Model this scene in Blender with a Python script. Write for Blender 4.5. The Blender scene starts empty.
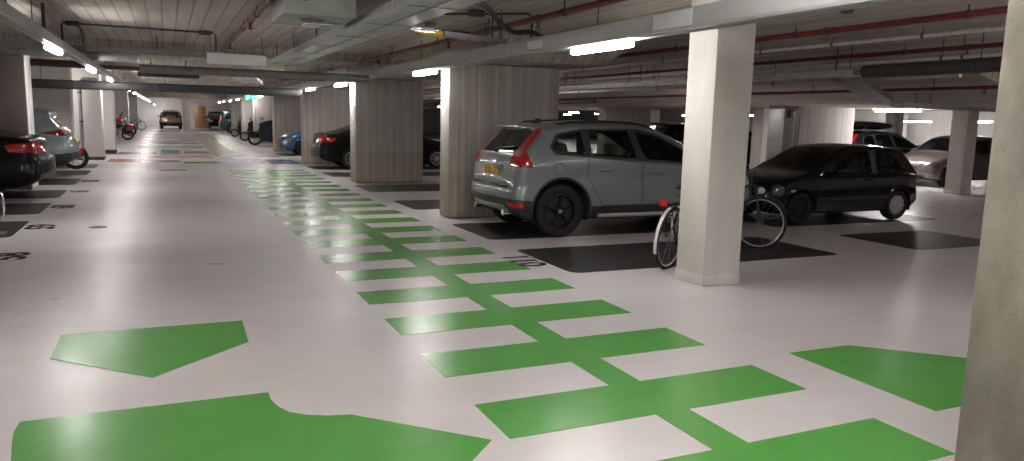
import bpy, bmesh, math, random
import numpy as np
from mathutils import Vector, Matrix
random.seed(7)
PI = math.pi
C = bpy.context.scene.collection

# ------------------------------------------------------------------ materials
def new_mat(name):
    m = bpy.data.materials.new(name); m.use_nodes = True
    nt = m.node_tree
    return m, nt, nt.nodes['Principled BSDF']

def setp(b, **k):
    names = dict(color='Base Color', rough='Roughness', metal='Metallic', coat='Coat Weight', coat_rough='Coat Roughness',
                 spec='Specular IOR Level', trans='Transmission Weight', ior='IOR', alpha='Alpha')
    for a, v in k.items():
        if a == 'color': v = (v[0], v[1], v[2], 1)
        b.inputs[names[a]].default_value = v

def noise(nt, scale, detail=4, vec=None, rough=.55, dist=0.0):
    n = nt.nodes.new('ShaderNodeTexNoise'); n.inputs['Scale'].default_value = scale
    n.inputs['Detail'].default_value = detail; n.inputs['Roughness'].default_value = rough
    n.inputs['Distortion'].default_value = dist
    if vec: nt.links.new(vec, n.inputs['Vector'])
    return n

def coords(nt, scale=(1, 1, 1), kind='Object'):
    tc = nt.nodes.new('ShaderNodeTexCoord'); mp = nt.nodes.new('ShaderNodeMapping')
    mp.inputs['Scale'].default_value = scale
    nt.links.new(tc.outputs[kind], mp.inputs['Vector'])
    return mp.outputs['Vector']

def ramp(nt, src, stops):
    r = nt.nodes.new('ShaderNodeValToRGB')
    e = r.color_ramp.elements
    while len(e) < len(stops): e.new(.5)
    for i, (p, c) in enumerate(stops):
        e[i].position = p; e[i].color = (c[0], c[1], c[2], 1) if hasattr(c, '__len__') else (c, c, c, 1)
    nt.links.new(src, r.inputs['Fac'])
    return r.outputs['Color']

def mixc(nt, a, b, f, mode='MIX'):
    m = nt.nodes.new('ShaderNodeMix'); m.data_type = 'RGBA'; m.blend_type = mode
    for sock, v in ((m.inputs['Factor'], f), (m.inputs[6], a), (m.inputs[7], b)):
        if isinstance(v, (int, float)): sock.default_value = v
        elif isinstance(v, tuple): sock.default_value = (v[0], v[1], v[2], 1)
        else: nt.links.new(v, sock)
    return m.outputs[2]

def bump(nt, b, h, strength, dist=.02):
    n = nt.nodes.new('ShaderNodeBump'); n.inputs['Strength'].default_value = strength
    n.inputs['Distance'].default_value = dist
    nt.links.new(h, n.inputs['Height']); nt.links.new(n.outputs['Normal'], b.inputs['Normal'])

def plain(name, color, rough=.5, metal=0.0, coat=0.0, var=.12, scale=6, spec=.5):
    """simple procedural material: a colour with slight mottling"""
    m, nt, b = new_mat(name)
    setp(b, rough=rough, metal=metal, coat=coat, coat_rough=.04, spec=spec)
    n = noise(nt, scale, 3, coords(nt))
    lo = tuple(c * (1 - var) for c in color); hi = tuple(min(1, c * (1 + var)) for c in color)
    nt.links.new(ramp(nt, n.outputs['Fac'], [(.3, lo), (.7, hi)]), b.inputs['Base Color'])
    return m

def concrete(name, c0, c1, plank=(9, 9, .25), rough=.85, stain=.35, bumpy=.25, tide=False):
    """board-marked concrete: streaks run along the axis with the small scale"""
    m, nt, b = new_mat(name); setp(b, rough=rough, spec=.25)
    v = coords(nt, plank)
    st = noise(nt, 1.0, 5, v, .6)
    base = ramp(nt, st.outputs['Fac'], [(.32, c0), (.68, c1)])
    n2 = noise(nt, .9, 6, coords(nt), .6)
    blot = ramp(nt, n2.outputs['Fac'], [(.35, (1 - stain,) * 3), (.65, (1, 1, 1))])
    col = mixc(nt, base, blot, 1.0, 'MULTIPLY')
    n3 = noise(nt, 45, 3, coords(nt))
    pit = ramp(nt, n3.outputs['Fac'], [(.28, (.72, .7, .68)), (.36, (1, 1, 1))])
    col = mixc(nt, col, pit, .6, 'MULTIPLY')
    if tide:                                   # old pour joint and grubby foot of the pillar
        sx = nt.nodes.new('ShaderNodeSeparateXYZ'); nt.links.new(coords(nt), sx.inputs[0])
        ad = nt.nodes.new('ShaderNodeMath'); ad.operation = 'MULTIPLY_ADD'; nt.links.new(n2.outputs['Fac'], ad.inputs[0]); ad.inputs[1].default_value = .16; nt.links.new(sx.outputs['Z'], ad.inputs[2])
        col = mixc(nt, col, ramp(nt, ad.outputs[0], [(.10, (.80, .73, .62)), (.22, (.93, .88, .80)), (.80, (.93, .88, .80)), (.83, (1.0, 1.0, 1.0))]), 1.0, 'MULTIPLY')
    nt.links.new(col, b.inputs['Base Color'])
    bump(nt, b, st.outputs['Fac'], bumpy, .01)
    return m

M = {}
M['pillar'] = concrete('board_marked_concrete', (.44, .41, .38), (.66, .63, .60), (13, 13, .25), stain=.15, tide=True)
M['pillar_pale'] = concrete('smooth_pale_concrete', (.55, .53, .485), (.66, .64, .595), (2, 2, .6), stain=.10, bumpy=.1)
M['pillar_rough'] = concrete('weathered_concrete', (.27, .247, .205), (.40, .375, .32), (5, 5, 2.2), stain=.42, bumpy=.35)
M['paint_wall'] = concrete('painted_white_concrete', (.66, .645, .63), (.74, .725, .71), (2, 2, .3), stain=.06, bumpy=.08)
M['wall_mauve'] = concrete('mauve_grey_wall', (.33, .27, .27), (.39, .33, .32), (2, 2, .3), stain=.1)
M['ceiling'] = concrete('formwork_ceiling', (.40, .36, .315), (.62, .565, .50), (5, .12, 5), stain=.22, bumpy=.35)
def plank_ceiling():
    m, nt, b = new_mat('formwork_ceiling'); setp(b, rough=.85, spec=.25)
    sx = nt.nodes.new('ShaderNodeSeparateXYZ'); nt.links.new(coords(nt), sx.inputs[0])
    def mth(op, a, c=None):
        n = nt.nodes.new('ShaderNodeMath'); n.operation = op
        for i, v in enumerate((a, c)):
            if v is None: continue
            if isinstance(v, (int, float)): n.inputs[i].default_value = v
            else: nt.links.new(v, n.inputs[i])
        return n.outputs[0]
    u = mth('MULTIPLY', sx.outputs['X'], 5.6); fl = mth('FLOOR', u); fr = mth('FRACT', u)
    seg = mth('FLOOR', mth('ADD', mth('MULTIPLY', sx.outputs['Y'], .33), mth('MULTIPLY', fl, .37)))
    cb = nt.nodes.new('ShaderNodeCombineXYZ'); nt.links.new(fl, cb.inputs[0]); nt.links.new(seg, cb.inputs[1])
    wn = nt.nodes.new('ShaderNodeTexWhiteNoise'); nt.links.new(cb.outputs[0], wn.inputs['Vector'])
    base = ramp(nt, wn.outputs['Value'], [(0, (.49, .45, .395)), (1, (.57, .525, .465))])
    edge = ramp(nt, mth('ABSOLUTE', mth('SUBTRACT', fr, .5)), [(.40, (1, 1, 1)), (.49, (.62, .6, .57))])
    col = mixc(nt, base, edge, 1.0, 'MULTIPLY')
    n2 = noise(nt, 1.0, 6, coords(nt, (3, .3, 3)), .65)
    blot = ramp(nt, n2.outputs['Fac'], [(.34, (.70, .68, .66)), (.6, (1, 1, 1))])
    col = mixc(nt, col, blot, 1.0, 'MULTIPLY'); nt.links.new(col, b.inputs['Base Color'])
    bump(nt, b, edge, .4, .012)
    return m
M['ceiling'] = plank_ceiling()
M['floor_paint_black'] = plain('black_bay_paint', (.030, .027, .029), .42, var=.35, scale=3)

def floor_mat():
    m, nt, b = new_mat('epoxy_floor')
    big = noise(nt, .35, 5, coords(nt), .6)
    col = ramp(nt, big.outputs['Fac'], [(.3, (.575, .55, .568)), (.7, (.655, .63, .65))])
    dirt = noise(nt, 1.0, 7, coords(nt, (.5, .9, 1)), .62)
    dm = ramp(nt, dirt.outputs['Fac'], [(.34, (.88, .855, .84)), (.60, (1, 1, 1))])
    col = mixc(nt, col, dm, .8, 'MULTIPLY')
    sp = noise(nt, 26, 2, coords(nt))
    sm = ramp(nt, sp.outputs['Fac'], [(.22, (.45, .42, .4)), (.27, (1, 1, 1))])
    col = mixc(nt, col, sm, .5, 'MULTIPLY')
    nt.links.new(col, b.inputs['Base Color'])
    r = ramp(nt, dirt.outputs['Fac'], [(.3, .35), (.7, .27)])
    nt.links.new(r, b.inputs['Roughness'])
    setp(b, spec=.5)
    w = noise(nt, 11, 4, coords(nt), .65)
    bump(nt, b, w.outputs['Fac'], .15, .02)
    return m
M['floor'] = floor_mat()

def road_paint(name, c, rough=.24, wear=.25):
    m, nt, b = new_mat(name); setp(b, rough=rough)
    n = noise(nt, 3.2, 6, coords(nt, (1, 1, 1)), .65)
    lo = tuple(x * .86 for x in c)
    col = ramp(nt, n.outputs['Fac'], [(.3, lo), (.7, c)])
    s = noise(nt, 14, 6, coords(nt, (.6, 1.6, 1)), .75)
    sm = ramp(nt, s.outputs['Fac'], [(.26, (1 - wear,) * 3), (.42, (1, 1, 1))])
    nt.links.new(mixc(nt, col, sm, 1, 'MULTIPLY'), b.inputs['Base Color'])
    w = noise(nt, 24, 4, coords(nt), .7); bump(nt, b, w.outputs['Fac'], .09, .012)
    return m
M['green'] = road_paint('green_floor_paint', (.10, .35, .075))
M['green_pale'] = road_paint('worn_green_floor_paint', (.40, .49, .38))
M['paint_red'] = road_paint('red_floor_paint', (.42, .16, .17))
M['paint_violet'] = road_paint('violet_floor_paint', (.21, .17, .36))
M['paint_blue'] = road_paint('blue_floor_paint', (.12, .19, .28))
M['paint_pink'] = road_paint('pink_floor_paint', (.50, .30, .33))
M['stencil'] = road_paint('black_stencil_paint', (.035, .03, .03), wear=.5)

M['galv'] = plain('galvanised_steel', (.55, .56, .56), .38, .85, var=.18, scale=9)
M['galv_dark'] = plain('dull_duct_steel', (.20, .20, .205), .5, .5, var=.2)
M['trunk'] = plain('grey_painted_trunking', (.36, .36, .355), .45, .1, var=.06)
M['duct'] = plain('dark_grey_duct', (.055, .053, .055), .5, .1, var=.2)
M['duct_brown'] = plain('brown_grey_duct', (.20, .18, .17), .5, .1, var=.15)
M['unit'] = plain('grey_green_sheet_steel', (.33, .35, .33), .45, .35, var=.1)
M['white_panel'] = plain('pale_grey_panel', (.60, .60, .61), .45, var=.05)
M['pipe_red'] = plain('red_sprinkler_pipe', (.13, .018, .015), .45, var=.2)
M['pipe_white'] = plain('white_conduit', (.58, .56, .53), .45, var=.1)
M['cable'] = plain('black_cable', (.02, .019, .019), .55)
M['bracket'] = plain('dark_bracket_steel', (.05, .047, .045), .5, .4)
M['yellow'] = plain('yellow_plastic', (.55, .36, .02), .5)
M['tyre'] = plain('tyre_rubber', (.016, .016, .017), .75, spec=.3)
M['rim_black'] = plain('black_alloy', (.018, .018, .02), .3, .5)
M['rim_silver'] = plain('silver_wheel_trim', (.50, .49, .47), .35, .7)
M['plastic'] = plain('black_plastic', (.022, .022, .024), .5)
M['plastic_soft'] = plain('dark_upholstery', (.03, .03, .032), .8)
M['seat_grey'] = plain('grey_upholstery', (.10, .10, .10), .8)
M['silver'] = plain('silver_trim', (.50, .50, .50), .32, .6, var=.05)
M['chrome'] = plain('chrome', (.75, .75, .75), .14, 1, var=.03)
M['plate_yellow'] = plain('yellow_plate', (.78, .46, .03), .4, var=.05)
M['plate_ink'] = plain('black_plate_ink', (.02, .018, .012), .5)
M['plinth'] = plain('dark_plinth', (.05, .045, .042), .6)
M['cover_blue'] = plain('blue_black_cover_cloth', (.016, .02, .045), .7, var=.4)
M['cover_black'] = plain('black_cover_cloth', (.012, .012, .014), .65, var=.4)
M['skin_wood'] = plain('orange_brown_door', (.42, .24, .13), .5)

def paint(name, c, metal=.35, rough=.32, coat=1.0, spec=.5):
    m, nt, b = new_mat(name); setp(b, color=c, metal=metal, rough=rough, coat=coat, coat_rough=.03, spec=spec)
    n = noise(nt, 240, 2, coords(nt))
    lo = tuple(x * .92 for x in c)
    nt.links.new(ramp(nt, n.outputs['Fac'], [(.4, lo), (.6, c)]), b.inputs['Base Color'])
    return m
M['p_suv'] = paint('blue_grey_metallic_paint', (.245, .275, .29), .45, .34)
M['p_black'] = paint('black_paint', (.006, .006, .008), .0, .12, .9, .05)
M['p_black_warm'] = paint('black_brown_paint', (.008, .007, .007), .0, .3, .18, .12)
M['p_silverblue'] = paint('pale_blue_grey_paint', (.30, .36, .38), .4, .34)
M['p_beige'] = paint('champagne_paint', (.36, .33, .26), .4, .36)
M['p_blue'] = paint('bright_blue_paint', (.02, .075, .20), .3, .3)
M['p_teal'] = paint('dark_teal_paint', (.012, .05, .055), .2, .3)
M['p_brown'] = paint('brown_grey_paint', (.14, .115, .105), .4, .34)
M['p_red'] = paint('red_paint', (.45, .02, .03), .0, .3)
M['p_white'] = paint('white_paint', (.6, .6, .6), .0, .3)

def lens(name, c, em=0):
    m, nt, b = new_mat(name); setp(b, color=c, rough=.12, coat=1, coat_rough=.03)
    n = nt.nodes.new('ShaderNodeTexWave'); n.inputs['Scale'].default_value = 14
    nt.links.new(coords(nt), n.inputs['Vector'])
    nt.links.new(ramp(nt, n.outputs['Fac'], [(0, tuple(x * .85 for x in c)), (1, c)]), b.inputs['Base Color'])
    return m
M['lens_red'] = lens('red_lamp_lens', (.40, .008, .010))
M['lens_red_dark'] = lens('dark_red_lamp_lens', (.22, .01, .014))
M['lens_smoke'] = lens('smoked_lamp_lens', (.07, .07, .075))
M['shaded_brown'] = plain('shade_darkened_wall', (.095, .078, .068), .7, var=.15, scale=2)  # dark tone carries the shade on the left pillar's near face
M['lens_clear'] = lens('clear_lamp_lens', (.55, .56, .56))

def glass(name, tint, alpha):
    m = bpy.data.materials.new(name); m.use_nodes = True; nt = m.node_tree
    nt.nodes.clear()
    o = nt.nodes.new('ShaderNodeOutputMaterial'); g = nt.nodes.new('ShaderNodeBsdfGlossy'); t = nt.nodes.new('ShaderNodeBsdfTransparent')
    d = nt.nodes.new('ShaderNodeBsdfDiffuse')
    d.inputs['Color'].default_value = (.01, .011, .012, 1)
    t.inputs['Color'].default_value = (*tint, 1); g.inputs['Roughness'].default_value = .03
    f = nt.nodes.new('ShaderNodeFresnel'); f.inputs['IOR'].default_value = 1.5
    m1 = nt.nodes.new('ShaderNodeMixShader'); m1.inputs[0].default_value = 1 - alpha
    nt.links.new(d.outputs[0], m1.inputs[1]); nt.links.new(t.outputs[0], m1.inputs[2])
    m2 = nt.nodes.new('ShaderNodeMixShader'); nt.links.new(f.outputs[0], m2.inputs[0])
    nt.links.new(m1.outputs[0], m2.inputs[1]); nt.links.new(g.outputs[0], m2.inputs[2])
    nt.links.new(m2.outputs[0], o.inputs['Surface'])
    return m
M['glass'] = glass('tinted_car_glass', (.74, .79, .77), .15)
M['glass_dark'] = glass('dark_car_glass', (.3, .33, .33), .55)

def emit(name, c, s):
    m = bpy.data.materials.new(name); m.use_nodes = True; nt = m.node_tree; nt.nodes.clear()
    o = nt.nodes.new('ShaderNodeOutputMaterial'); e = nt.nodes.new('ShaderNodeEmission')
    e.inputs['Color'].default_value = (*c, 1); e.inputs['Strength'].default_value = s
    nt.links.new(e.outputs[0], o.inputs['Surface']); return m
M['lamp'] = emit('fluorescent_diffuser', (1, .945, .915), 33)
M['lamp_strong'] = emit('bright_fluorescent_tube', (1, .95, .94), 85)
M['exit'] = emit('exit_sign_face', (.02, .62, .36), 1.1)
M['exit_white'] = emit('exit_sign_symbol', (.8, 1, .9), 1.6)

# ------------------------------------------------------------------ mesh helpers
class MB:
    def __init__(s): s.v = []; s.f = []
    def add(s, v, f):
        o = len(s.v); s.v += [tuple(p) for p in v]; s.f += [tuple(i + o for i in q) for q in f]; return s
    def box(s, x0, x1, y0, y1, z0, z1):
        v = [(x, y, z) for z in (z0, z1) for y in (y0, y1) for x in (x0, x1)]
        return s.add(v, [(0, 2, 3, 1), (4, 5, 7, 6), (0, 1, 5, 4), (2, 6, 7, 3), (0, 4, 6, 2), (1, 3, 7, 5)])
    def bar(s, p, q, w, h, up=(0, 0, 1)):
        p, q = Vector(p), Vector(q); d = (q - p).normalized(); u = Vector(up)
        if abs(d.dot(u)) > .98: u = Vector((1, 0, 0))
        a = d.cross(u).normalized(); b = a.cross(d)
        v = [c + a * (i * w / 2) + b * (j * h / 2) for c in (p, q) for i, j in ((-1, -1), (1, -1), (1, 1), (-1, 1))]
        return s.add(v, [(0, 1, 2, 3), (7, 6, 5, 4), (0, 4, 5, 1), (1, 5, 6, 2), (2, 6, 7, 3), (3, 7, 4, 0)])
    def tube(s, pts, r, n=8, closed=False):
        pts = [Vector(p) for p in pts]; m = len(pts); rings = []
        rr = r if hasattr(r, '__len__') else [r] * m
        a = None
        for i, p in enumerate(pts):
            if closed: d = pts[(i + 1) % m] - pts[i - 1]
            else: d = pts[min(i + 1, m - 1)] - pts[max(i - 1, 0)]
            d.normalize()
            if a is None:
                a = d.cross(Vector((0, 0, 1)))
                if a.length < .05: a = d.cross(Vector((1, 0, 0)))
            else: a = a - d * a.dot(d)
            a.normalize(); b = d.cross(a)
            rings.append([p + (a * math.cos(2 * PI * k / n) + b * math.sin(2 * PI * k / n)) * rr[i] for k in range(n)])
        v = [p for g in rings for p in g]; f = []
        for i in range(m if closed else m - 1):
            j = (i + 1) % m
            for k in range(n): f.append((i * n + k, i * n + (k + 1) % n, j * n + (k + 1) % n, j * n + k))
        if not closed: f += [tuple(range(n))[::-1], tuple((m - 1) * n + k for k in range(n))]
        return s.add(v, f)
    def cyl(s, p, q, r, n=16): return s.tube([p, q], r, n)
    def lathe(s, prof, c=(0, 0, 0), axis='y', n=32, closed=False, a0=0, a1=2 * PI):
        """prof: (radius, along-axis)"""
        full = abs(a1 - a0 - 2 * PI) < 1e-6; cnt = n if full else n + 1
        v = []
        for k in range(cnt):
            t = a0 + (a1 - a0) * k / n; cs, sn = math.cos(t), math.sin(t)
            for r, h in prof:
                p = {'y': (r * cs, h, r * sn), 'z': (r * cs, r * sn, h), 'x': (h, r * cs, r * sn)}[axis]
                v.append((p[0] + c[0], p[1] + c[1], p[2] + c[2]))
        m = len(prof); f = []
        for k in range(n):
            j = (k + 1) % cnt
            for i in range(m if closed else m - 1):
                f.append((k * m + i, k * m + (i + 1) % m, j * m + (i + 1) % m, j * m + i))
        return s.add(v, f)
    def prism(s, poly, z0, z1):
        n = len(poly)
        v = [(x, y, z0) for x, y in poly] + [(x, y, z1) for x, y in poly]
        return s.add(v, [tuple(range(n))[::-1], tuple(range(n, 2 * n))] + [(i, (i + 1) % n, n + (i + 1) % n, n + i) for i in range(n)])
    def sphere(s, c, r, n=14, sc=(1, 1, 1)):
        v = []; f = []; m = n // 2
        for i in range(m + 1):
            t = PI * i / m
            for k in range(n):
                p = 2 * PI * k / n
                v.append((c[0] + r * sc[0] * math.sin(t) * math.cos(p), c[1] + r * sc[1] * math.sin(t) * math.sin(p), c[2] + r * sc[2] * math.cos(t)))
        for i in range(m):
            for k in range(n): f.append((i * n + k, (i + 1) * n + k, (i + 1) * n + (k + 1) % n, i * n + (k + 1) % n))
        return s.add(v, f)
    def mesh(s, name, bevel=0, smooth=35, seg=2):
        me = bpy.data.meshes.new(name); bm = bmesh.new()
        vs = [bm.verts.new(p) for p in s.v]
        for q in s.f:
            try: bm.faces.new([vs[i] for i in q])
            except ValueError: pass
        bmesh.ops.remove_doubles(bm, verts=bm.verts, dist=1e-5)
        bmesh.ops.recalc_face_normals(bm, faces=bm.faces)
        if bevel:
            ed = [e for e in bm.edges if len(e.link_faces) == 2 and e.calc_face_angle(0) > .6]
            bmesh.ops.bevel(bm, geom=ed, offset=bevel, segments=seg, affect='EDGES', profile=.5, clamp_overlap=True)
        bm.to_mesh(me); bm.free()
        if smooth:
            me.shade_smooth(); me.set_sharp_from_angle(angle=math.radians(smooth))
        return me
    def build(s, name, mat, parent=None, bevel=0, smooth=35, loc=(0, 0, 0), seg=2):
        return link(name, s.mesh(name, bevel, smooth, seg), mat, parent, loc)

def link(name, me, mat, parent=None, loc=(0, 0, 0)):
    o = bpy.data.objects.new(name, me); C.objects.link(o); o.location = loc
    if mat is not None and not len(me.materials): me.materials.append(M[mat] if isinstance(mat, str) else mat)
    if parent is not None: o.parent = parent
    return o
def thing(name, label, cat, loc=(0, 0, 0), rz=0, group=None):
    o = bpy.data.objects.new(name, None); C.objects.link(o); o.empty_display_size = .1
    o.location = loc; o.rotation_euler = (0, 0, rz)
    return tag(o, label, cat, group)
def tag(o, label, cat, group=None):
    o['label'] = label; o['category'] = cat
    if group: o['group'] = group
    return o
def struct(o): o['kind'] = 'structure'; return o
def copy_thing(o, loc, label, rz=None, group=None):
    """copy of a thing with its parts and sub-parts"""
    kids = {}
    for x in C.objects:
        if x.parent: kids.setdefault(x.parent, []).append(x)
    def cp(x, par):
        c = x.copy(); C.objects.link(c)
        if par: c.parent = par
        for k in kids.get(x, []): cp(k, c)
        return c
    r = cp(o, None); r.location = loc; r['label'] = label
    if rz is not None: r.rotation_euler = (0, 0, rz)
    if group: r['group'] = group
    return r

# ------------------------------------------------------------------ vehicles
def chaikin(pts, n=2):
    P = np.array(pts, float)
    for _ in range(n):
        a = P[:-1] * .75 + P[1:] * .25; b = P[:-1] * .25 + P[1:] * .75
        Q = np.empty((2 * len(a), P.shape[1])); Q[0::2] = a; Q[1::2] = b
        P = np.vstack([P[:1], Q, P[-1:]])
    return P

class Body:
    """car shell: the side is a height field over the side outline, roof/ends/underside are ribbons across it"""
    TS = [-1, -.94, -.84, -.68, -.45, -.2, 0, .2, .45, .68, .84, .94, 1]
    def __init__(s, S, fine=True):
        s.S = S
        up = chaikin(S['up'], 2); lo = chaikin(S['lo'], 2)
        L = S['L']; s.L = L
        step = .05 if fine else .12
        xs = sorted(set(np.round(np.concatenate([up[:, 0], lo[:, 0], np.arange(max(up[0, 0], 0), L, step)]), 4)))
        keep = [xs[0]]
        for x in xs[1:-1]:
            if x - keep[-1] > (.008 if fine else .02): keep.append(x)
        keep.append(xs[-1]); X = np.array(keep)
        s.X = X
        s.zt = np.interp(X, up[:, 0], up[:, 1]); s.zb = np.interp(X, lo[:, 0], lo[:, 1])
        s.rt = np.interp(X, up[:, 0], up[:, 2]); s.ct = np.interp(X, up[:, 0], up[:, 3])
        s.rb = np.interp(X, lo[:, 0], lo[:, 2])
        s.out = np.concatenate([np.c_[X, s.zt, s.rt], np.c_[X, s.zb, s.rb][::-1]])
        nq = 26 if fine else 14
        q = .5 - .5 * np.cos(PI * np.arange(nq + 1) / nq)
        xx = np.repeat(X[:, None], nq + 1, 1); zz = s.zb[:, None] + (s.zt - s.zb)[:, None] * q[None]
        yy = s.y(xx.ravel(), zz.ravel()).reshape(xx.shape)
        bm = bmesh.new(); s.bm = bm
        lay = bm.faces.layers.int.new('lay'); s.lay = lay
        n = len(X)
        for sg in (1, -1):
            g = [[bm.verts.new((xx[i, j], sg * yy[i, j], zz[i, j])) for j in range(nq + 1)] for i in range(n)]
            for i in range(n - 1):
                for j in range(nq):
                    f = bm.faces.new([g[i][j], g[i + 1][j], g[i + 1][j + 1], g[i][j + 1]]); f[lay] = 0
        for zc, ye, sgn, cr, k in ((s.zt, yy[:, -1], 1, s.ct, 1), (s.zb, yy[:, 0], -1, s.ct * 0, 2)):
            rows = []
            for i in range(n):
                dx = X[min(i + 1, n - 1)] - X[max(i - 1, 0)]; dz = zc[min(i + 1, n - 1)] - zc[max(i - 1, 0)]
                if i == 0: dx, dz = X[1] - X[0], zc[1] - zc[0]
                l = math.hypot(dx, dz) or 1; nx, nz = -dz / l * sgn, dx / l * sgn
                if i in (0, n - 1): nx, nz = (-1 if i == 0 else 1), 0
                c = s.ct[i] if (k == 1 or i in (0, n - 1)) else (s.ct[0] if i < 3 else s.ct[-1] if i > n - 4 else 0)
                rows.append([bm.verts.new((X[i] + nx * c * (1 - t * t), t * ye[i], zc[i] + nz * c * (1 - t * t))) for t in s.TS])
            for i in range(n - 1):
                for j in range(len(s.TS) - 1):
                    f = bm.faces.new([rows[i][j], rows[i][j + 1], rows[i + 1][j + 1], rows[i + 1][j]]); f[lay] = k
        bmesh.ops.remove_doubles(bm, verts=bm.verts, dist=2e-4)
        bmesh.ops.dissolve_degenerate(bm, edges=bm.edges, dist=1e-4)
        bmesh.ops.recalc_face_normals(bm, faces=bm.faces)
    def y(s, x, z):
        S = s.S; x = np.atleast_1d(np.asarray(x, float)); z = np.atleast_1d(np.asarray(z, float))
        A = s.out[:, :2]; B = np.roll(A, -1, 0); R = s.out[:, 2]
        d = np.full(len(x), 9.); r = np.full(len(x), .1)
        for i in range(len(A)):
            ab = B[i] - A[i]; l2 = ab @ ab
            t = np.clip(((x - A[i, 0]) * ab[0] + (z - A[i, 1]) * ab[1]) / l2, 0, 1) if l2 > 1e-12 else 0
            dd = np.hypot(x - A[i, 0] - t * ab[0], z - A[i, 1] - t * ab[1])
            m = dd < d; d[m] = dd[m]; r[m] = R[i]
        u = (x - s.L / 2) / (s.L / 2)
        plan = 1 - S.get('cr', .09) * np.maximum(0, -u) ** 4 - S.get('cf', .15) * np.maximum(0, u) ** 4
        belt = np.interp(x, [p[0] for p in S['belt']], [p[1] for p in S['belt']])
        up = np.maximum(0, z - belt); dn = np.maximum(0, .45 - z)
        y = S['W'] * plan - S.get('tum', .36) * up * np.minimum(1, .55 + up * 1.5) - .12 * dn
        y = y - .014 * np.exp(-((z - belt + .22) / .11) ** 2)
        k = np.clip(d / r, 0, 1)
        return y - r * (1 - np.sqrt(np.maximum(0, 1 - (1 - k) ** 2)))
    def take(s, pieces, ylim=0, tlim=None, layers=(0,), side=None, drop=False):
        """cut faces lying in any convex xz polygon out of the shell; returns MB"""
        bm = s.bm; out = MB()
        for poly in pieces:
            a = sum(poly[i][0] * poly[(i + 1) % len(poly)][1] - poly[(i + 1) % len(poly)][0] * poly[i][1] for i in range(len(poly)))
            if a < 0: poly = poly[::-1]
            x0 = min(p[0] for p in poly); x1 = max(p[0] for p in poly); z0 = min(p[1] for p in poly); z1 = max(p[1] for p in poly)
            def near():
                r = []
                for f in bm.faces:
                    if f[s.lay] not in layers: continue
                    if side and f.calc_center_median().y * side < 0: continue
                    xs = [v.co.x for v in f.verts]; zs = [v.co.z for v in f.verts]
                    if max(xs) < x0 or min(xs) > x1 or max(zs) < z0 or min(zs) > z1: continue
                    r.append(f)
                return r
            planes = []
            for i in range(len(poly)):
                p, q = poly[i], poly[(i + 1) % len(poly)]
                e = (q[0] - p[0], q[1] - p[1]); planes.append((Vector((p[0], 0, p[1])), Vector((-e[1], 0, e[0])).normalized()))
            cuts = list(planes)
            if ylim: cuts += [(Vector((0, ylim, 0)), Vector((0, 1, 0))), (Vector((0, -ylim, 0)), Vector((0, 1, 0)))]
            if tlim: cuts += [(Vector((0, tlim, 0)), Vector((0, 1, 0))), (Vector((0, -tlim, 0)), Vector((0, 1, 0)))]
            for co, no in cuts:
                fs = near(); ge = list({e for f in fs for e in f.edges}); gv = list({v for f in fs for v in f.verts})
                bmesh.ops.bisect_plane(bm, geom=fs + ge + gv, plane_co=co, plane_no=no, dist=1e-5)
            sel = []
            for f in near():
                c = f.calc_center_median()
                if any((c - co).dot(no) < -1e-6 for co, no in planes): continue
                if ylim and abs(c.y) < ylim: continue
                if tlim and abs(c.y) > tlim: continue
                sel.append(f)
            ids = {}
            for f in sel:
                q = []
                for v in f.verts:
                    if v not in ids: ids[v] = len(out.v); out.v.append(tuple(v.co))
                    q.append(ids[v])
                out.f.append(tuple(q))
            bmesh.ops.delete(bm, geom=sel, context='FACES')
        return out
    def shell(s, name, mat, parent):
        me = bpy.data.meshes.new(name); s.bm.to_mesh(me); s.bm.free()
        me.shade_smooth(); me.set_sharp_from_angle(angle=math.radians(42))
        return link(name, me, mat, parent)

def split_y(mb):
    """left / right halves of a cut region"""
    r = []
    for sg in (1, -1):
        o = MB(); ids = {}
        for f in mb.f:
            if sum(mb.v[i][1] for i in f) * sg <= 0: continue
            q = []
            for i in f:
                if i not in ids: ids[i] = len(o.v); o.v.append(mb.v[i])
                q.append(ids[i])
            o.f.append(tuple(q))
        if o.f: r.append((sg, o))
    return r

def circle_poly(cx, cz, r, n=22): return [(cx + r * math.cos(2 * PI * k / n), cz + r * math.sin(2 * PI * k / n)) for k in range(n)]

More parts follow.
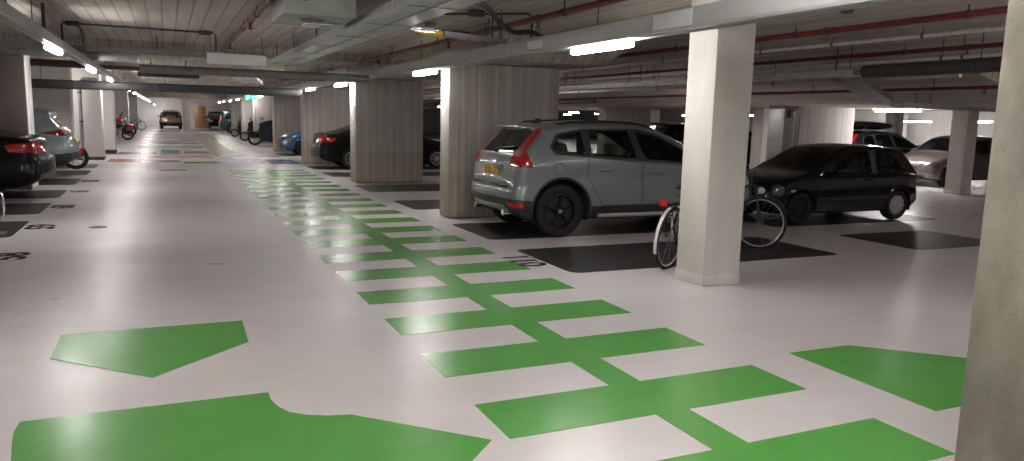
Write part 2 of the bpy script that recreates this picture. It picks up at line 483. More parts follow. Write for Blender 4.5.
def wheel(parent, x, y, r, w, sg, rim, spokes, loc_name='wheel'):
    t = MB(); hw = w / 2; ri = r * .66
    t.lathe([(ri, -hw * .86), (ri + .02, -hw * .97), (r * .9, -hw), (r * .975, -hw * .86), (r, -hw * .55), (r, hw * .55), (r * .975, hw * .86), (r * .9, hw), (ri + .02, hw * .97), (ri, hw * .86)], closed=True, n=36)
    tw = t.build('wheel', 'tyre', parent, loc=(x, y, r), smooth=50)
    m = MB(); o = sg * hw
    m.lathe([(ri + .004, o * .80), (ri - .02, o * .84), (ri - .03, o * .5), (ri - .03, -o * .8)], n=36)
    m.lathe([(0.0, o * .2), (ri - .03, o * .2)], n=30)
    if spokes == 'disc':
        m.lathe([(0, o * .88), (.05, o * .9), (.07, o * .82), (ri * .62, o * .92), (ri * .9, o * .84)], n=30)
        for k in range(12):
            a = 2 * PI * k / 12
            m.bar((.70 * ri * math.cos(a), o * .9, .70 * ri * math.sin(a)), (.97 * ri * math.cos(a), o * .8, .97 * ri * math.sin(a)), .028, .045, (0, 1, 0))
    else:
        m.lathe([(0, o * .84), (.055, o * .84), (.07, o * .7), (.07, o * .2)], n=20)
        for k in range(spokes):
            a = 2 * PI * (k + .25) / spokes
            m.bar((.04 * math.cos(a), o * .72, .04 * math.sin(a)), ((ri - .012) * math.cos(a), o * .78, (ri - .012) * math.sin(a)), .02, r * .13, (0, 1, 0))
    rm = m.build('rim', rim, tw)
    bd = MB(); bd.lathe([(0, o * .24), (ri * .93, o * .24)], n=28); bd.build('brake_disc', 'plastic', rm)
    h = MB(); h.lathe([(0, o * .93), (.025, o * .93), (.03, o * .84)], n=14); h.build('hub_cap', 'silver' if spokes != 'disc' else rim, rm)
    return tw

def seat(parent, x, y, z, s=1.0):
    m = MB(); m.box(x - .25, x + .25, y - .24, y + .24, z, z + .18)
    b = MB(); b.bar((x - .22, y, z + .1), (x - .40, y, z + .66), .46, .15, (1, 0, 0))
    m.v += [tuple(v) for v in b.v]; o = len(m.v) - len(b.v); m.f += [tuple(i + o for i in f) for f in b.f]
    st = m.build('seat', 'seat_grey', parent, bevel=.06)
    h = MB(); h.bar((x - .415, y, z + .70), (x - .455, y, z + .86), .26, .11, (1, 0, 0)); h.build('headrest', 'seat_grey', st, bevel=.04)

def vehicle(name, label, cat, loc, rz, S, pnt, fine=True, inside=True, group=None):
    root = thing(name, label, cat, loc, rz, group)
    B = Body(S, fine)
    rx, fx, r = S['rx'], S['fx'], S['wr']; ar = S.get('ar', r + .06); W = S['W']; cz = r + .012
    # wheel arches first
    for x in (rx, fx): B.take([circle_poly(x, cz, ar)], layers=(0, 2), ylim=W * .55, drop=True)
    gm = 'glass' if inside else 'glass_dark'
    for poly in S.get('windows', []):
        for sg, mb in split_y(B.take([poly])): mb.build('side_window', gm, root)
    for nm, mat, pieces, ylim, layers in S.get('lamps', []):
        for sg, mb in split_y(B.take(pieces, ylim=ylim, layers=layers)):
            mb.v = [(v[0], v[1] + .004 * sg, v[2]) for v in mb.v]
            o = mb.build(nm, mat, root)
    for nm, mat, pieces in S.get('trims', []):
        for sg, mb in split_y(B.take(pieces)): mb.build(nm, mat, root)
    for nm, mat, pieces, layers, tl in S.get('centre', []):
        mb = B.take(pieces, layers=layers, tlim=tl)
        if mb.f: mb.build(nm, gm if mat == 'glass' else mat, root)
    # bonnet, tailgate and doors as separate panels
    doors = []
    for nm, poly in S.get('doors', []):
        for sg, mb in split_y(B.take([poly])): doors.append((mb.build(nm, pnt, root), sg, poly))
    for d, sg, poly in doors:
        seam = MB(); P = []
        for i in range(len(poly)):
            p, q = np.array(poly[i]), np.array(poly[(i + 1) % len(poly)])
            for k in range(8): P.append(p + (q - p) * k / 8)
        P = np.array(P); yv = B.y(P[:, 0], P[:, 1])
        seam.tube([(p[0], sg * (v - .002), p[1]) for p, v in zip(P, yv)], .0055, 4, closed=True)
        seam.build('door_seam', 'plastic', d)
    for x, z, l in S.get('handles', []):
        yv = B.y([x, x + l], [z, z])
        for d, sg, poly in doors:
            if min(p[0] for p in poly) <= x <= max(p[0] for p in poly):
                h = MB(); h.tube([(x, sg * (yv[0] - .01), z), (x + .02, sg * (yv[0] + .028), z + .004), (x + l - .02, sg * (yv[1] + .028), z + .004), (x + l, sg * (yv[1] - .01), z)], .014, 8)
                h.build('door_handle', S.get('handle_mat', pnt), d)
    # wheel wells, wheels
    ww = S.get('ww', .22)
    for x, rim_ in ((rx, S.get('rim', 'rim_silver')), (fx, S.get('rim_front_shade', S.get('rim', 'rim_silver')))):
        for sg in (1, -1):
            ys = float(B.y([x], [cz + ar + .01])[0]); yi = ys - .36
            m = MB(); m.lathe([(ar + .002, sg * (ys - .012)), (ar + .002, sg * yi), (.02, sg * yi)], (x, 0, cz), 'y', 28, a0=-.35, a1=PI + .35)
            m.build('wheel_well', 'plastic', root)
            m = MB(); pts = []
            for k in range(25):
                a = -.12 + (PI + .24) * k / 24; px, pz = x + (ar + .012) * math.cos(a), cz + (ar + .012) * math.sin(a)
                pts.append((px, sg * (float(B.y([px], [max(pz, .26)])[0]) - .004), pz))
            m.tube(pts, .02 if S.get('clad') else .009, 6); m.build('arch_lip', 'plastic' if S.get('clad') else pnt, root)
            wheel(root, x, sg * (ys - ww / 2 - .02), r, ww, sg, rim_, S.get('spokes', 'disc'))
    # mirrors
    if 'mirror' in S:
        mx, mz = S['mirror']; my = float(B.y([mx], [mz])[0])
        for sg in (1, -1):
            m = MB(); m.sphere((mx - .02, sg * (my + .13), mz + .06), .1, 14, (.7, 1.05, .75)); m.bar((mx, sg * (my - .05), mz), (mx, sg * (my + .10), mz + .03), .08, .04)
            o = m.build('wing_mirror', pnt, root)
    if inside:
        m = MB(); x0, x1 = S['cabin']; zf = S.get('zfloor', .3)
        m.box(x0, x1, -W * .8, W * .8, zf, zf + .12); m.box(x1 - .35, x1 + .25, -W * .78, W * .78, zf, S['zdash'])
        m.box(x0 - .25, x0 + .1, -W * .72, W * .72, zf, S['zdash'] - .1)
        m.build('interior', 'plastic_soft', root, bevel=.03)
        for x in S['seats']:
            for sg in (1, -1): seat(root, x, sg * W * .42, zf + .1)
        st = MB(); t = [(S['seats'][0] + .42 + .04 * math.sin(a), W * .42 + .18 * math.cos(a), S['zdash'] - .02 + .18 * math.sin(a)) for a in np.linspace(0, 2 * PI, 20)[:-1]]
        st.tube(t, .014, 6, closed=True); st.build('steering_wheel', 'plastic', root)
    B.shell('body', pnt, root)
    if 'plate' in S:
        x, z, rear = S['plate']; m = MB(); d = -1 if rear else 1
        m.bar((x, -.26, z), (x, .26, z), .11, .012, (1, 0, -.08 * d)); p = m.build('number_plate', 'plate_yellow', root, bevel=.004)
        for i, w in enumerate((.05, .05, 0, .05, .05, 0, .05, .05)):
            if not w: continue
            k = MB(); k.box(x + d * .0075, x + d * .009, -.2 + i * .055, -.2 + i * .055 + .036, z - .035, z - .028); k.box(x + d * .0075, x + d * .009, -.2 + i * .055 + (.0 if i % 2 else .026), -.2 + i * .055 + (.01 if i % 2 else .036), z - .035, z + .035); k.box(x + d * .0075, x + d * .009, -.2 + i * .055, -.2 + i * .055 + .036, z + .024, z + .035); k.build('plate_character', 'plate_ink', p)
    return root, B

SUV = dict(L=4.48, W=.925, belt=[(0, .98), (1.2, 1.08), (3.4, 1.0), (4.63, .9)], tum=.36, rx=.84, fx=3.61, wr=.375, ar=.445, ww=.24,
    up=[(.09, .50, .2, .06), (.10, .66, .2, .06), (.14, .735, .2, .05), (.16, .80, .14, .04), (.19, 1.02, .13, .04), (.22, 1.12, .12, .05), (.33, 1.24, .10, .05), (.56, 1.50, .09, .04), (.60, 1.555, .07, .03), (1.1, 1.60, .10, .03), (1.7, 1.625, .11, .03), (2.25, 1.60, .11, .03), (2.65, 1.50, .10, .04), (3.45, 1.09, .10, .04), (3.62, 1.04, .13, .03), (4.1, .96, .15, .03), (4.32, .86, .2, .06), (4.43, .70, .22, .08), (4.48, .50, .22, .08)],
    lo=[(.09, .50, .2), (.12, .40, .16), (.2, .31, .10), (.4, .25, .05), (4.1, .24, .05), (4.38, .28, .14), (4.48, .50, .2)],
    windows=[[(.76, 1.22), (.70, 1.27), (.80, 1.42), (.98, 1.475), (1.16, 1.49), (1.20, 1.17)], [(1.29, 1.165), (1.29, 1.50), (1.75, 1.515), (1.95, 1.505), (2.06, 1.12)], [(2.20, 1.11), (2.08, 1.49), (2.45, 1.44), (2.70, 1.33), (3.20, 1.06)]],
    lamps=[('tail_lamp', 'lens_red', [[(.60, 1.515), (.45, 1.53), (.10, 1.20), (.31, 1.20)], [(.31, 1.2), (.1, 1.2), (.02, 1.12), (.02, .985), (.40, .985)]], .55, (0, 1)),
           ('rear_reflector', 'lens_red', [[(-.1, .43), (-.1, .505), (.24, .505), (.27, .43)]], .60, (0, 1)),
           ('headlight', 'lens_clear', [[(3.9, .72), (3.9, .86), (4.7, .82), (4.7, .66)]], .50, (0, 1))],
    trims=[('window_surround', 'plastic', [[(.72, 1.17), (.66, 1.27), (.78, 1.46), (1.2, 1.53), (2.1, 1.545), (2.5, 1.47), (2.75, 1.34), (3.32, 1.02), (2.2, 1.07)]]),
           ('lower_cladding', 'plastic', [[(.30, .20), (.30, .44), (4.55, .44), (4.55, .20)]])],
    centre=[('rear_window', 'glass', [[(.05, 1.17), (.05, 1.49), (.60, 1.49), (.6, 1.17)]], (1,), .56),
            ('windshield', 'glass', [[(2.62, 1.0), (2.62, 1.6), (3.5, 1.6), (3.5, 1.0)]], (1,), .66),
            ('skid_plate', 'silver', [[(-.2, .31), (-.2, .45), (.16, .45), (.16, .31)]], (0, 1, 2), .60),
            ('rear_bumper', 'plastic', [[(-.2, .22), (-.2, .57), (.38, .53), (.40, .22)]], (0, 1, 2), None),
            ('grille', 'plastic', [[(4.28, .5), (4.28, .8), (4.9, .8), (4.9, .5)]], (1, 2), .35)],
    doors=[('rear_door', [(1.50, .445), (1.24, .85), (1.24, 1.14), (2.13, 1.06), (2.16, .445)]), ('front_door', [(2.185, .445), (2.16, 1.055), (3.26, 1.0), (3.3, .445)])],
    handles=[(1.44, .955, .19), (2.36, .90, .19)], handle_mat='silver', mirror=(3.12, 1.06), clad=True, rim='rim_black', spokes=5,
    cabin=(.8, 3.3), zdash=1.0, zfloor=.35, seats=(2.35, 1.5), plate=(.125, .905, True))

HATCH = dict(L=3.9, W=.825, belt=[(0, .86), (.6, .93), (2.9, .86), (3.9, .75)], tum=.36, rx=.66, fx=3.12, wr=.295, ar=.345, ww=.19,
    up=[(0, .45, .2, .07), (.01, .60, .2, .07), (.05, .70, .16, .06), (.08, .92, .13, .05), (.14, 1.0, .11, .05), (.44, 1.37, .09, .04), (.52, 1.405, .08, .03), (1.0, 1.45, .10, .03), (1.6, 1.465, .1, .03), (1.95, 1.44, .1, .03), (2.2, 1.37, .1, .04), (2.86, .985, .10, .04), (3.0, .93, .12, .03), (3.5, .84, .14, .04), (3.74, .74, .2, .06), (3.86, .60, .24, .09), (3.9, .42, .24, .1)],
    lo=[(0, .45, .2), (.03, .34, .16), (.2, .24, .1), (.4, .19, .05), (3.5, .18, .05), (3.8, .22, .14), (3.9, .42, .2)],
    windows=[[(.62, .985), (.74, 1.22), (.95, 1.31), (1.28, 1.345), (1.34, .965)], [(1.46, .955), (1.42, 1.35), (1.9, 1.34), (2.14, 1.25), (2.60, .925)]],
    lamps=[('tail_lamp', 'lens_red_dark', [[(-.1, .70), (-.1, .93), (.2, .97), (.22, .70)]], .52, (0, 1)),
           ('headlight', 'lens_smoke', [circle_poly(3.63, .635, .105, 16)], .40, (0, 1)),
           ('inner_headlight', 'lens_smoke', [[(3.80, .57), (3.78, .70), (4.0, .70), (4.0, .57)]], .36, (1,)),
           ('indicator', 'lens_clear', [[(3.28, .60), (3.28, .645), (3.38, .64), (3.38, .60)]], .5, (0,))],
    trims=[('window_surround', 'plastic', [[(1.28, .95), (1.24, 1.38), (1.48, 1.38), (1.5, .945)]])],
    centre=[('rear_window', 'glass', [[(.05, 1.02), (.05, 1.35), (.46, 1.35), (.46, 1.02)]], (1,), .5),
            ('windshield', 'glass', [[(2.2, .9), (2.2, 1.5), (2.84, 1.5), (2.84, .9)]], (1,), .58),
            ('grille', 'plastic', [[(3.78, .50), (3.78, .68), (4.2, .68), (4.2, .50)]], (1,), .34),
            ('lower_grille', 'plastic', [[(3.7, .24), (3.7, .36), (4.2, .36), (4.2, .24)]], (0, 1, 2), .55)],
    doors=[('door', [(1.40, .25), (1.36, .93), (2.66, .88), (2.74, .25)])],
    handles=[(1.46, .80, .17)], mirror=(2.46, .93), rim='rim_silver', rim_front_shade='rim_black', spokes='disc',  # black front rims stand in for shadow over silver covers
    cabin=(.7, 2.6), zdash=.86, zfloor=.26, seats=(1.75, .98), plate=(3.955, .40, False))

SEDAN = dict(L=4.6, W=.90, belt=[(0, .88), (4.6, .8)], tum=.38, rx=.98, fx=3.70, wr=.325, ar=.37, ww=.21,
    up=[(0, .48, .22, .10), (.01, .64, .22, .10), (.06, .78, .20, .09), (.08, .92, .16, .07), (.13, 1.03, .10, .05), (.25, 1.055, .10, .03), (.62, 1.09, .10, .03), (1.35, 1.385, .09, .03), (1.9, 1.44, .1, .03), (2.4, 1.42, .1, .03), (2.65, 1.36, .1, .04), (3.35, .99, .10, .04), (3.5, .95, .12, .03), (4.15, .84, .15, .04), (4.45, .72, .22, .07), (4.56, .58, .24, .09), (4.6, .45, .24, .09)],
    lo=[(0, .48, .2), (.03, .36, .16), (.2, .25, .1), (.5, .20, .05), (4.1, .19, .05), (4.5, .25, .14), (4.6, .45, .2)],
    windows=[[(.95, 1.03), (1.45, 1.31), (1.95, 1.35), (2.0, .98)], [(2.07, .98), (2.03, 1.35), (2.4, 1.34), (2.65, 1.27), (3.15, .95)]],
    lamps=[('tail_lamp', 'lens_red', [[(-.15, .80), (-.15, .98), (.10, .985), (.50, .93), (.44, .82)]], .36, (0, 1)),
           ('headlight', 'lens_clear', [[(4.05, .62), (4.05, .78), (4.8, .74), (4.8, .58)]], .45, (0, 1))],
    centre=[('rear_window', 'glass', [[(.68, 1.1), (.68, 1.5), (1.32, 1.5), (1.32, 1.1)]], (1,), .58),
            ('windshield', 'glass', [[(2.66, .9), (2.66, 1.5), (3.33, 1.5), (3.33, .9)]], (1,), .6),
            ('rear_bumper_insert', 'plastic', [[(-.25, .34), (-.25, .46), (.2, .46), (.2, .34)]], (0, 1, 2), .6)],
    doors=[('rear_door', [(1.30, .3), (1.02, .62), (1.02, .95), (2.0, .93), (2.02, .3)]), ('front_door', [(2.05, .3), (2.03, .93), (3.2, .89), (3.25, .3)])],
    handles=[(1.2, .84, .18), (2.16, .82, .18)], mirror=(3.0, .95), rim='rim_silver', spokes=10, cabin=(.9, 3.1), zdash=.92, zfloor=.28, seats=(2.2, 1.55))

SUVB = dict(SUV); SUVB.update(L=4.5, fx=3.6, wr=.35, ar=.40, rim='rim_black', clad=True,
    up=[(0, .52, .25, .09), (.01, .72, .25, .09), (.08, .86, .2, .08), (.10, .98, .16, .07), (.16, 1.10, .12, .05), (.42, 1.40, .09, .04), (.40, 1.50, .08, .03), (.44, 1.55, .08, .03), (1.0, 1.62, .10, .03), (1.7, 1.64, .11, .03), (2.25, 1.60, .11, .03), (2.6, 1.48, .10, .04), (3.3, 1.10, .10, .04), (3.5, 1.05, .13, .03), (4.05, .97, .15, .03), (4.33, .86, .2, .06), (4.46, .70, .22, .08), (4.5, .52, .22, .08)],
    lo=[(0, .52, .2), (.03, .40, .16), (.14, .30, .10), (.4, .24, .05), (4.0, .24, .05), (4.4, .28, .14), (4.5, .52, .2)],
    lamps=[('tail_lamp', 'lens_red_dark', [[(-.2, 1.0), (-.2, 1.10), (.2, 1.14), (.62, 1.05), (.2, .99)]], .40, (0, 1)),
           ('headlight', 'lens_clear', [[(3.9, .72), (3.9, .86), (4.7, .82), (4.7, .66)]], .50, (0, 1))],
    centre=[('rear_window', 'glass', [[(.05, 1.15), (.05, 1.46), (.50, 1.46), (.5, 1.15)]], (1,), .62),
            ('windshield', 'glass', [[(2.55, 1.0), (2.55, 1.6), (3.3, 1.6), (3.3, 1.0)]], (1,), .66),
            ('rear_bumper', 'plastic', [[(-.25, .30), (-.25, .62), (.34, .56), (.34, .30)]], (0, 1, 2), None)],
    trims=[('lower_cladding', 'plastic', [[(.30, .20), (.30, .40), (4.45, .40), (4.45, .20)]])],
    plate=(-.075, .80, True))
VAN = dict(SUVB); VAN.update(L=4.4, W=.9, clad=False, rim='rim_silver', spokes=7, fx=3.5,
    up=[(0, .52, .2, .06), (.01, .72, .2, .06), (.06, .90, .16, .05), (.10, 1.05, .12, .05), (.22, 1.55, .10, .04), (.30, 1.66, .08, .03), (.9, 1.72, .10, .03), (1.7, 1.74, .11, .03), (2.4, 1.68, .11, .03), (2.7, 1.58, .10, .04), (3.4, 1.12, .10, .04), (3.6, 1.06, .13, .03), (4.05, .95, .15, .03), (4.28, .84, .2, .06), (4.37, .68, .22, .08), (4.4, .52, .22, .08)],
    lo=[(0, .52, .2), (.03, .36, .16), (.14, .28, .10), (.4, .22, .05), (4.0, .22, .05), (4.3, .28, .14), (4.4, .52, .2)],
    windows=[[(.42, 1.15), (.45, 1.50), (1.2, 1.55), (1.25, 1.12)], [(1.32, 1.12), (1.3, 1.56), (2.05, 1.55), (2.1, 1.09)], [(2.2, 1.09), (2.15, 1.54), (2.45, 1.52), (2.7, 1.42), (3.2, 1.07)]],
    lamps=[('tail_lamp', 'lens_red', [[(-.2, .85), (-.2, 1.12), (.30, 1.12), (.26, .85)]], .58, (0, 1)),
           ('headlight', 'lens_clear', [[(3.85, .66), (3.85, .82), (4.7, .80), (4.7, .62)]], .5, (0, 1))],
    centre=[('rear_window', 'glass', [[(.05, 1.10), (.05, 1.54), (.28, 1.54), (.28, 1.10)]], (1,), .62),
            ('windshield', 'glass', [[(2.68, 1.0), (2.68, 1.7), (3.42, 1.7), (3.42, 1.0)]], (1,), .66)],
    trims=[], plate=(-.055, .74, True), doors=[], handles=[])
EXPOSURE = 1.45

# ------------------------------------------------------------------ setting
HC = 2.9                                   # ceiling height
o = MB().box(-9, 47, -7, 82, -.2, 0).build('floor', 'floor', smooth=0); struct(o)
o = MB().box(-9, 47, -7, 82, HC, HC + .25).build('ceiling', 'ceiling', smooth=0); struct(o)
struct(MB().box(-9.2, -9, -7, 82, 0, HC).build('wall_left', 'wall_mauve', smooth=0))
struct(MB().box(47, 47.2, -7, 82, 0, HC).build('wall_right', 'paint_wall', smooth=0))
struct(MB().box(-9, 47, 82, 82.2, 0, HC).build('wall_far', 'paint_wall', smooth=0))
struct(MB().box(-9, 47, -7.2, -7, 0, HC).build('wall_near', 'paint_wall', smooth=0))
# downstand bands of the slab
for k, (x0, x1, y0, y1) in enumerate(((4.3, 6.9, 10.3, 13.2), (4.3, 6.5, 17.0, 20.0), (4.3, 7.0, 24.3, 27.4), (4.3, 7.0, 32.6, 35.8), (4.3, 7.0, 40.6, 43.6))):
    m = MB(); e = .45
    m.v = [(x0, y0 + e, 2.53), (x1 - e, y0 + e, 2.53), (x1 - e, y1 - e, 2.53), (x0, y1 - e, 2.53), (x0, y0, HC), (x1, y0, HC), (x1, y1, HC), (x0, y1, HC)]
    m.f = [(0, 1, 2, 3), (7, 6, 5, 4)] + [(i, i + 4, (i + 1) % 4 + 4, (i + 1) % 4) for i in range(4)]
    struct(m.build('trim_%d' % (10 + k), 'ceiling', smooth=0))
struct(MB().box(-6.5, 4.35, 15.8, 16.35, 2.72, HC).build('trim_2', 'ceiling', smooth=0))
m = MB(); P = [(12.2, HC), (15.0, 2.2), (20.6, 2.2), (23.0, HC)]
m.v = [(x, y, z) for y in (9.0, 60) for x, z in P]; m.f = [(0, 1, 2, 3), (7, 6, 5, 4)] + [(i, i + 4, (i + 1) % 4 + 4, (i + 1) % 4) for i in range(4)]
struct(m.build('trim_3', 'ceiling', smooth=0))
struct(MB().box(-6.5, 4.3, 62, 62.6, 2.55, HC).build('trim_4', 'ceiling', smooth=0))
struct(MB().box(24.5, 25.2, 6, 50, 2.45, HC).build('trim_5', 'ceiling', smooth=0))
# walls of the far ends
struct(MB().box(34, 46, 36, 36.2, 0, HC).build('wall_back_1', 'paint_wall', smooth=0))

# ------------------------------------------------------------------ floor markings (thin paint)
def paint_prism(name, poly, mat, label, cat='floor marking', group=None, h=.003, parent=None):
    o = MB().prism(poly, 0, h).build(name, mat, parent, smooth=0)
    if parent is None: tag(o, label, cat, group)
    return o
def rect(x0, x1, y0, y1): return [(x0, y0), (x1, y0), (x1, y1), (x0, y1)]
def rrect(x0, x1, y0, y1, r=.12):
    p = []
    for cx, cy, a in ((x1 - r, y0 + r, -90), (x1 - r, y1 - r, 0), (x0 + r, y1 - r, 90), (x0 + r, y0 + r, 180)):
        for k in range(5): t = math.radians(a + 22.5 * k); p.append((cx + r * math.cos(t), cy + r * math.sin(t)))
    return p
w = thing('painted_walkway', 'long bright green ladder-striped walkway painted along the lane', 'floor marking', (2.6, 13, 0))
o = MB().prism(rect(-.12, .11, -13.6, 10.6), 0, .003).build('walkway_spine', 'green', w, smooth=0)
for k in range(-2, 20):
    for x0, x1 in ((1.565, 2.48), (2.71, 3.63)):
        MB().prism(rect(x0 - 2.6, x1 - 2.6, 3.37 + k - 13, 3.87 + k - 13), 0, .003).build('walkway_stripe', 'green', w, smooth=0)
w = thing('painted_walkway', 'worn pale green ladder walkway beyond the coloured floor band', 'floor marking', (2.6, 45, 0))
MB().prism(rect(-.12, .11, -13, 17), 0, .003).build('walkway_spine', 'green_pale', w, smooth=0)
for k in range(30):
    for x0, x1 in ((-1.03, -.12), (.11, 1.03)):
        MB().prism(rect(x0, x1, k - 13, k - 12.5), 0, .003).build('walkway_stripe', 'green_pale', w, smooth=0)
paint_prism('painted_pentagon', [(-.76, 6.21), (-.76, 5.62), (-.14, 5.0), (.48, 5.58), (.49, 6.19)], 'green', 'green pentagon on the lane floor above the large green shape, point towards the camera')
arc = [(.49, 4.49), (.49, 4.36), (.515, 4.24), (.56, 4.14), (.64, 4.065), (.75, 4.01), (.87, 3.98)]
paint_prism('painted_symbol', [(-.765, 4.5)] + arc + [(1.47, 3.39), (.9, 2.8), (.45, 2.4), (-.2, 2.4), (-.45, 2.9), (-.60, 3.5), (-.727, 4.0), (-.763, 4.26), (-.772, 4.37)], 'green', 'large green painted shape with a scooped notch, nearest the camera at the bottom left')
paint_prism('painted_pentagon', [(4.08, 2.81), (4.70, 2.81), (5.30, 3.40), (4.68, 3.98), (4.09, 3.99)], 'green', 'green pentagon on the floor beside the foreground pillar at the right')
for x0, x1, y0, y1, mt, lb in ((-.55, .45, 22.75, 23.25, 'green', 'small green painted bar alone across the lane centre'),
        (-1.75, -.85, 26.6, 28.3, 'paint_red', 'faded red painted panel at the left edge of the lane'),
        (-.80, .35, 26.6, 27.6, 'paint_violet', 'faded violet painted panel left of the lane centre'),
        (.45, 1.55, 25.8, 26.7, 'green', 'green painted panel beside the walkway in the coloured band'),
        (1.6, 3.0, 26.0, 28.6, 'paint_violet', 'violet painted panel crossing the end of the green walkway'),
        (3.05, 4.0, 25.5, 28.0, 'paint_blue', 'blue painted panel by the right-hand concrete pillars'),
        (-.8, 1.5, 29.0, 30.0, 'paint_pink', 'wide pink painted panel across the lane centre'),
        (1.6, 3.9, 29.6, 30.8, 'paint_pink', 'pink painted panel at the start of the pale walkway'),
        (-.25, .45, 31.8, 34.8, 'paint_blue', 'faded blue painted panel in the middle of the far lane'),
        (-1.7, -.4, 31.4, 33.0, 'paint_pink', 'pink painted panel beside the left-hand white pillar foot'),
        (.6, 1.5, 32.0, 33.6, 'paint_red', 'faded red painted panel just left of the pale walkway')):
    paint_prism('painted_rectangle', rect(x0, x1, y0, y1), mt, lb)
far = ['nearest', 'second', 'third', 'fourth', 'fifth', 'farthest']
for k, y in enumerate((37, 41, 45, 50, 56, 64)):
    paint_prism('floor_bar', rect(-1.2, 1.5, y, y + 1.6), ['green_pale', 'paint_pink'][k % 2], '%s of the pale bars across the far lane' % far[k], group='pale bars across the far lane')  # pale green and pink flat bars across the far lane
bays_r = [(7.02, 8.56, 3.97, 7.96, 'black painted parking bay behind the square white pillar'), (9.35, 10.95, 3.97, 8.0, 'black painted parking bay under the grey estate car'),
          (12.85, 14.32, 3.97, 8.0, 'black painted bay beyond the big board-marked pillar'), (16.05, 17.7, 3.97, 8.0, 'black painted bay in front of the second board-marked pillar'),
          (20.2, 21.7, 3.97, 8.0, 'black painted bay between second pillar and black saloon'), (22.9, 24.5, 3.97, 8.0, 'black painted bay under the black saloon'),
          (30.4, 32.2, 3.97, 8.0, 'black painted bay under the blue car'),
          (6.95, 8.35, 9.35, 11.3, 'black painted bay on the floor right of the small black hatchback front'), (9.3, 10.9, 9.0, 13.0, 'black painted bay under the small black hatchback')]
for y0, y1, x0, x1, lb in bays_r: paint_prism('parking_bay', rrect(x0, x1, y0, y1), 'floor_paint_black', lb, 'parking bay')
for y0, y1, lb in ((11.2, 12.78, 'black painted bay at the left edge by the chrome rail, nearest the camera'), (13.6, 15.15, 'black painted bay in front of the black saloon rear'),
                   (16.0, 17.5, 'black painted bay under the black saloon rear'), (18.7, 20.3, 'black painted bay under the pale blue-grey car'), (21.4, 23.0, 'black painted bay beyond the pale blue-grey car'),
                   (23.8, 25.4, 'black painted bay in front of the first white pillar')):
    paint_prism('parking_bay', rrect(-6.0, -1.86, y0, y1), 'floor_paint_black', lb, 'parking bay')
def floor_text(txt, x, y, rz, size, label):
    cu = bpy.data.curves.new('floor_number', 'FONT'); cu.body = txt; cu.size = size; cu.align_x = 'CENTER'; cu.align_y = 'CENTER'; cu.extrude = .0015; cu.offset = .012
    ob = bpy.data.objects.new('tmp', cu); C.objects.link(ob)
    me = bpy.data.meshes.new_from_object(ob.evaluated_get(bpy.context.evaluated_depsgraph_get()))
    bpy.data.objects.remove(ob)
    o = link('floor_number', me, 'stencil', None, (x, y, .0045)); o.rotation_euler = (0, 0, rz); tag(o, label, 'floor number')
floor_text('110', 3.74, 7.84, -PI / 2, .46, 'black stencilled 110 at the bay edge beside the green walkway')
floor_text('58', -1.62, 9.75, PI / 2, .48, 'black stencilled number 58 on the floor, nearest the left picture edge')
floor_text('59', -1.62, 12.1, PI / 2, .48, 'black stencilled number 59 beside the bay with the chrome rail')
floor_text('60', -1.62, 14.5, PI / 2, .48, 'black stencilled number 60 beside the bay in front of the saloon')
floor_text('61', -1.62, 17.2, PI / 2, .48, 'black stencilled number 61 beside the black saloon')
floor_text('62', -1.62, 19.6, PI / 2, .48, 'black stencilled number 62 beside the pale blue-grey car')
# drain lid
o = MB(); o.lathe([(0, .004), (.11, .004), (.12, 0)], axis='z', n=20); d = o.build('drain_cover', 'duct', loc=(-.93, 11.9, 0)); tag(d, 'small round dark drain cover set in the lane floor', 'drain')

# ------------------------------------------------------------------ pillars
def pillar(x0, x1, y0, y1, z1, mat, label, bevel=.02, plinth=None, plm='plinth', group=None):
    cx, cy = (x0 + x1) / 2, (y0 + y1) / 2
    t = thing('concrete_pillar', label, 'pillar', (cx, cy, 0), 0, group)
    MB().box(x0 - cx, x1 - cx, y0 - cy, y1 - cy, 0, z1).build('shaft', mat, t, bevel=bevel, smooth=30)
    if plinth:
        e = .006; MB().box(x0 - cx - e, x1 - cx + e, y0 - cy - e, y1 - cy + e, 0, plinth).build('plinth', plm, t, bevel=.006, smooth=30)
    return t
pillar(4.92, 5.40, 6.03, 6.48, HC, 'pillar_pale', 'square pale concrete pillar with the bicycle behind it', .018, .11, 'pillar_pale')
pillar(4.13, 6.15, 11.56, 12.0, 2.53, 'pillar', 'wide board-marked concrete pillar behind the grey estate car', .06)
pillar(4.13, 5.85, 18.2, 18.8, 2.53, 'pillar', 'wide board-marked pillar in front of the black saloon on the right row', .05)
pillar(4.08, 6.6, 25.5, 26.1, 2.53, 'pillar', 'board-marked pillar directly behind the black saloon on the right row', .05)
pillar(4.2, 6.6, 33.9, 34.5, 2.53, 'pillar', 'board-marked pillar between the blue car and the covered motorcycle', .05)
pillar(4.2, 6.6, 42.0, 42.6, 2.53, 'pillar', 'board-marked pillar directly behind the covered motorcycle', .05)
pillar(4.2, 6.6, 49.2, 49.8, 2.53, 'pillar', 'board-marked pillar behind the dark scooters on the right row', .05)
pillar(4.2, 6.6, 57.0, 57.6, 2.53, 'pillar', 'farthest board-marked pillar of the right row, before the dark green van', .05)
pillar(1.2, 1.75, 66.9, 67.5, HC, 'pillar', 'lone square pillar right of the champagne car at the lane end', .03)
pillar(3.52, 4.16, 1.71, 2.31, HC, 'pillar_rough', 'weathered concrete pillar in the right foreground, cut by the picture edge', .022)
pl = pillar(-6.2, -2.50, 17.6, 18.35, 2.72, 'shaded_brown', 'pillar coloured dark for its shade with a white strip for its lit side at the left edge behind the black saloon', .04)  # shaft colour darkened to stand in for its unlit face
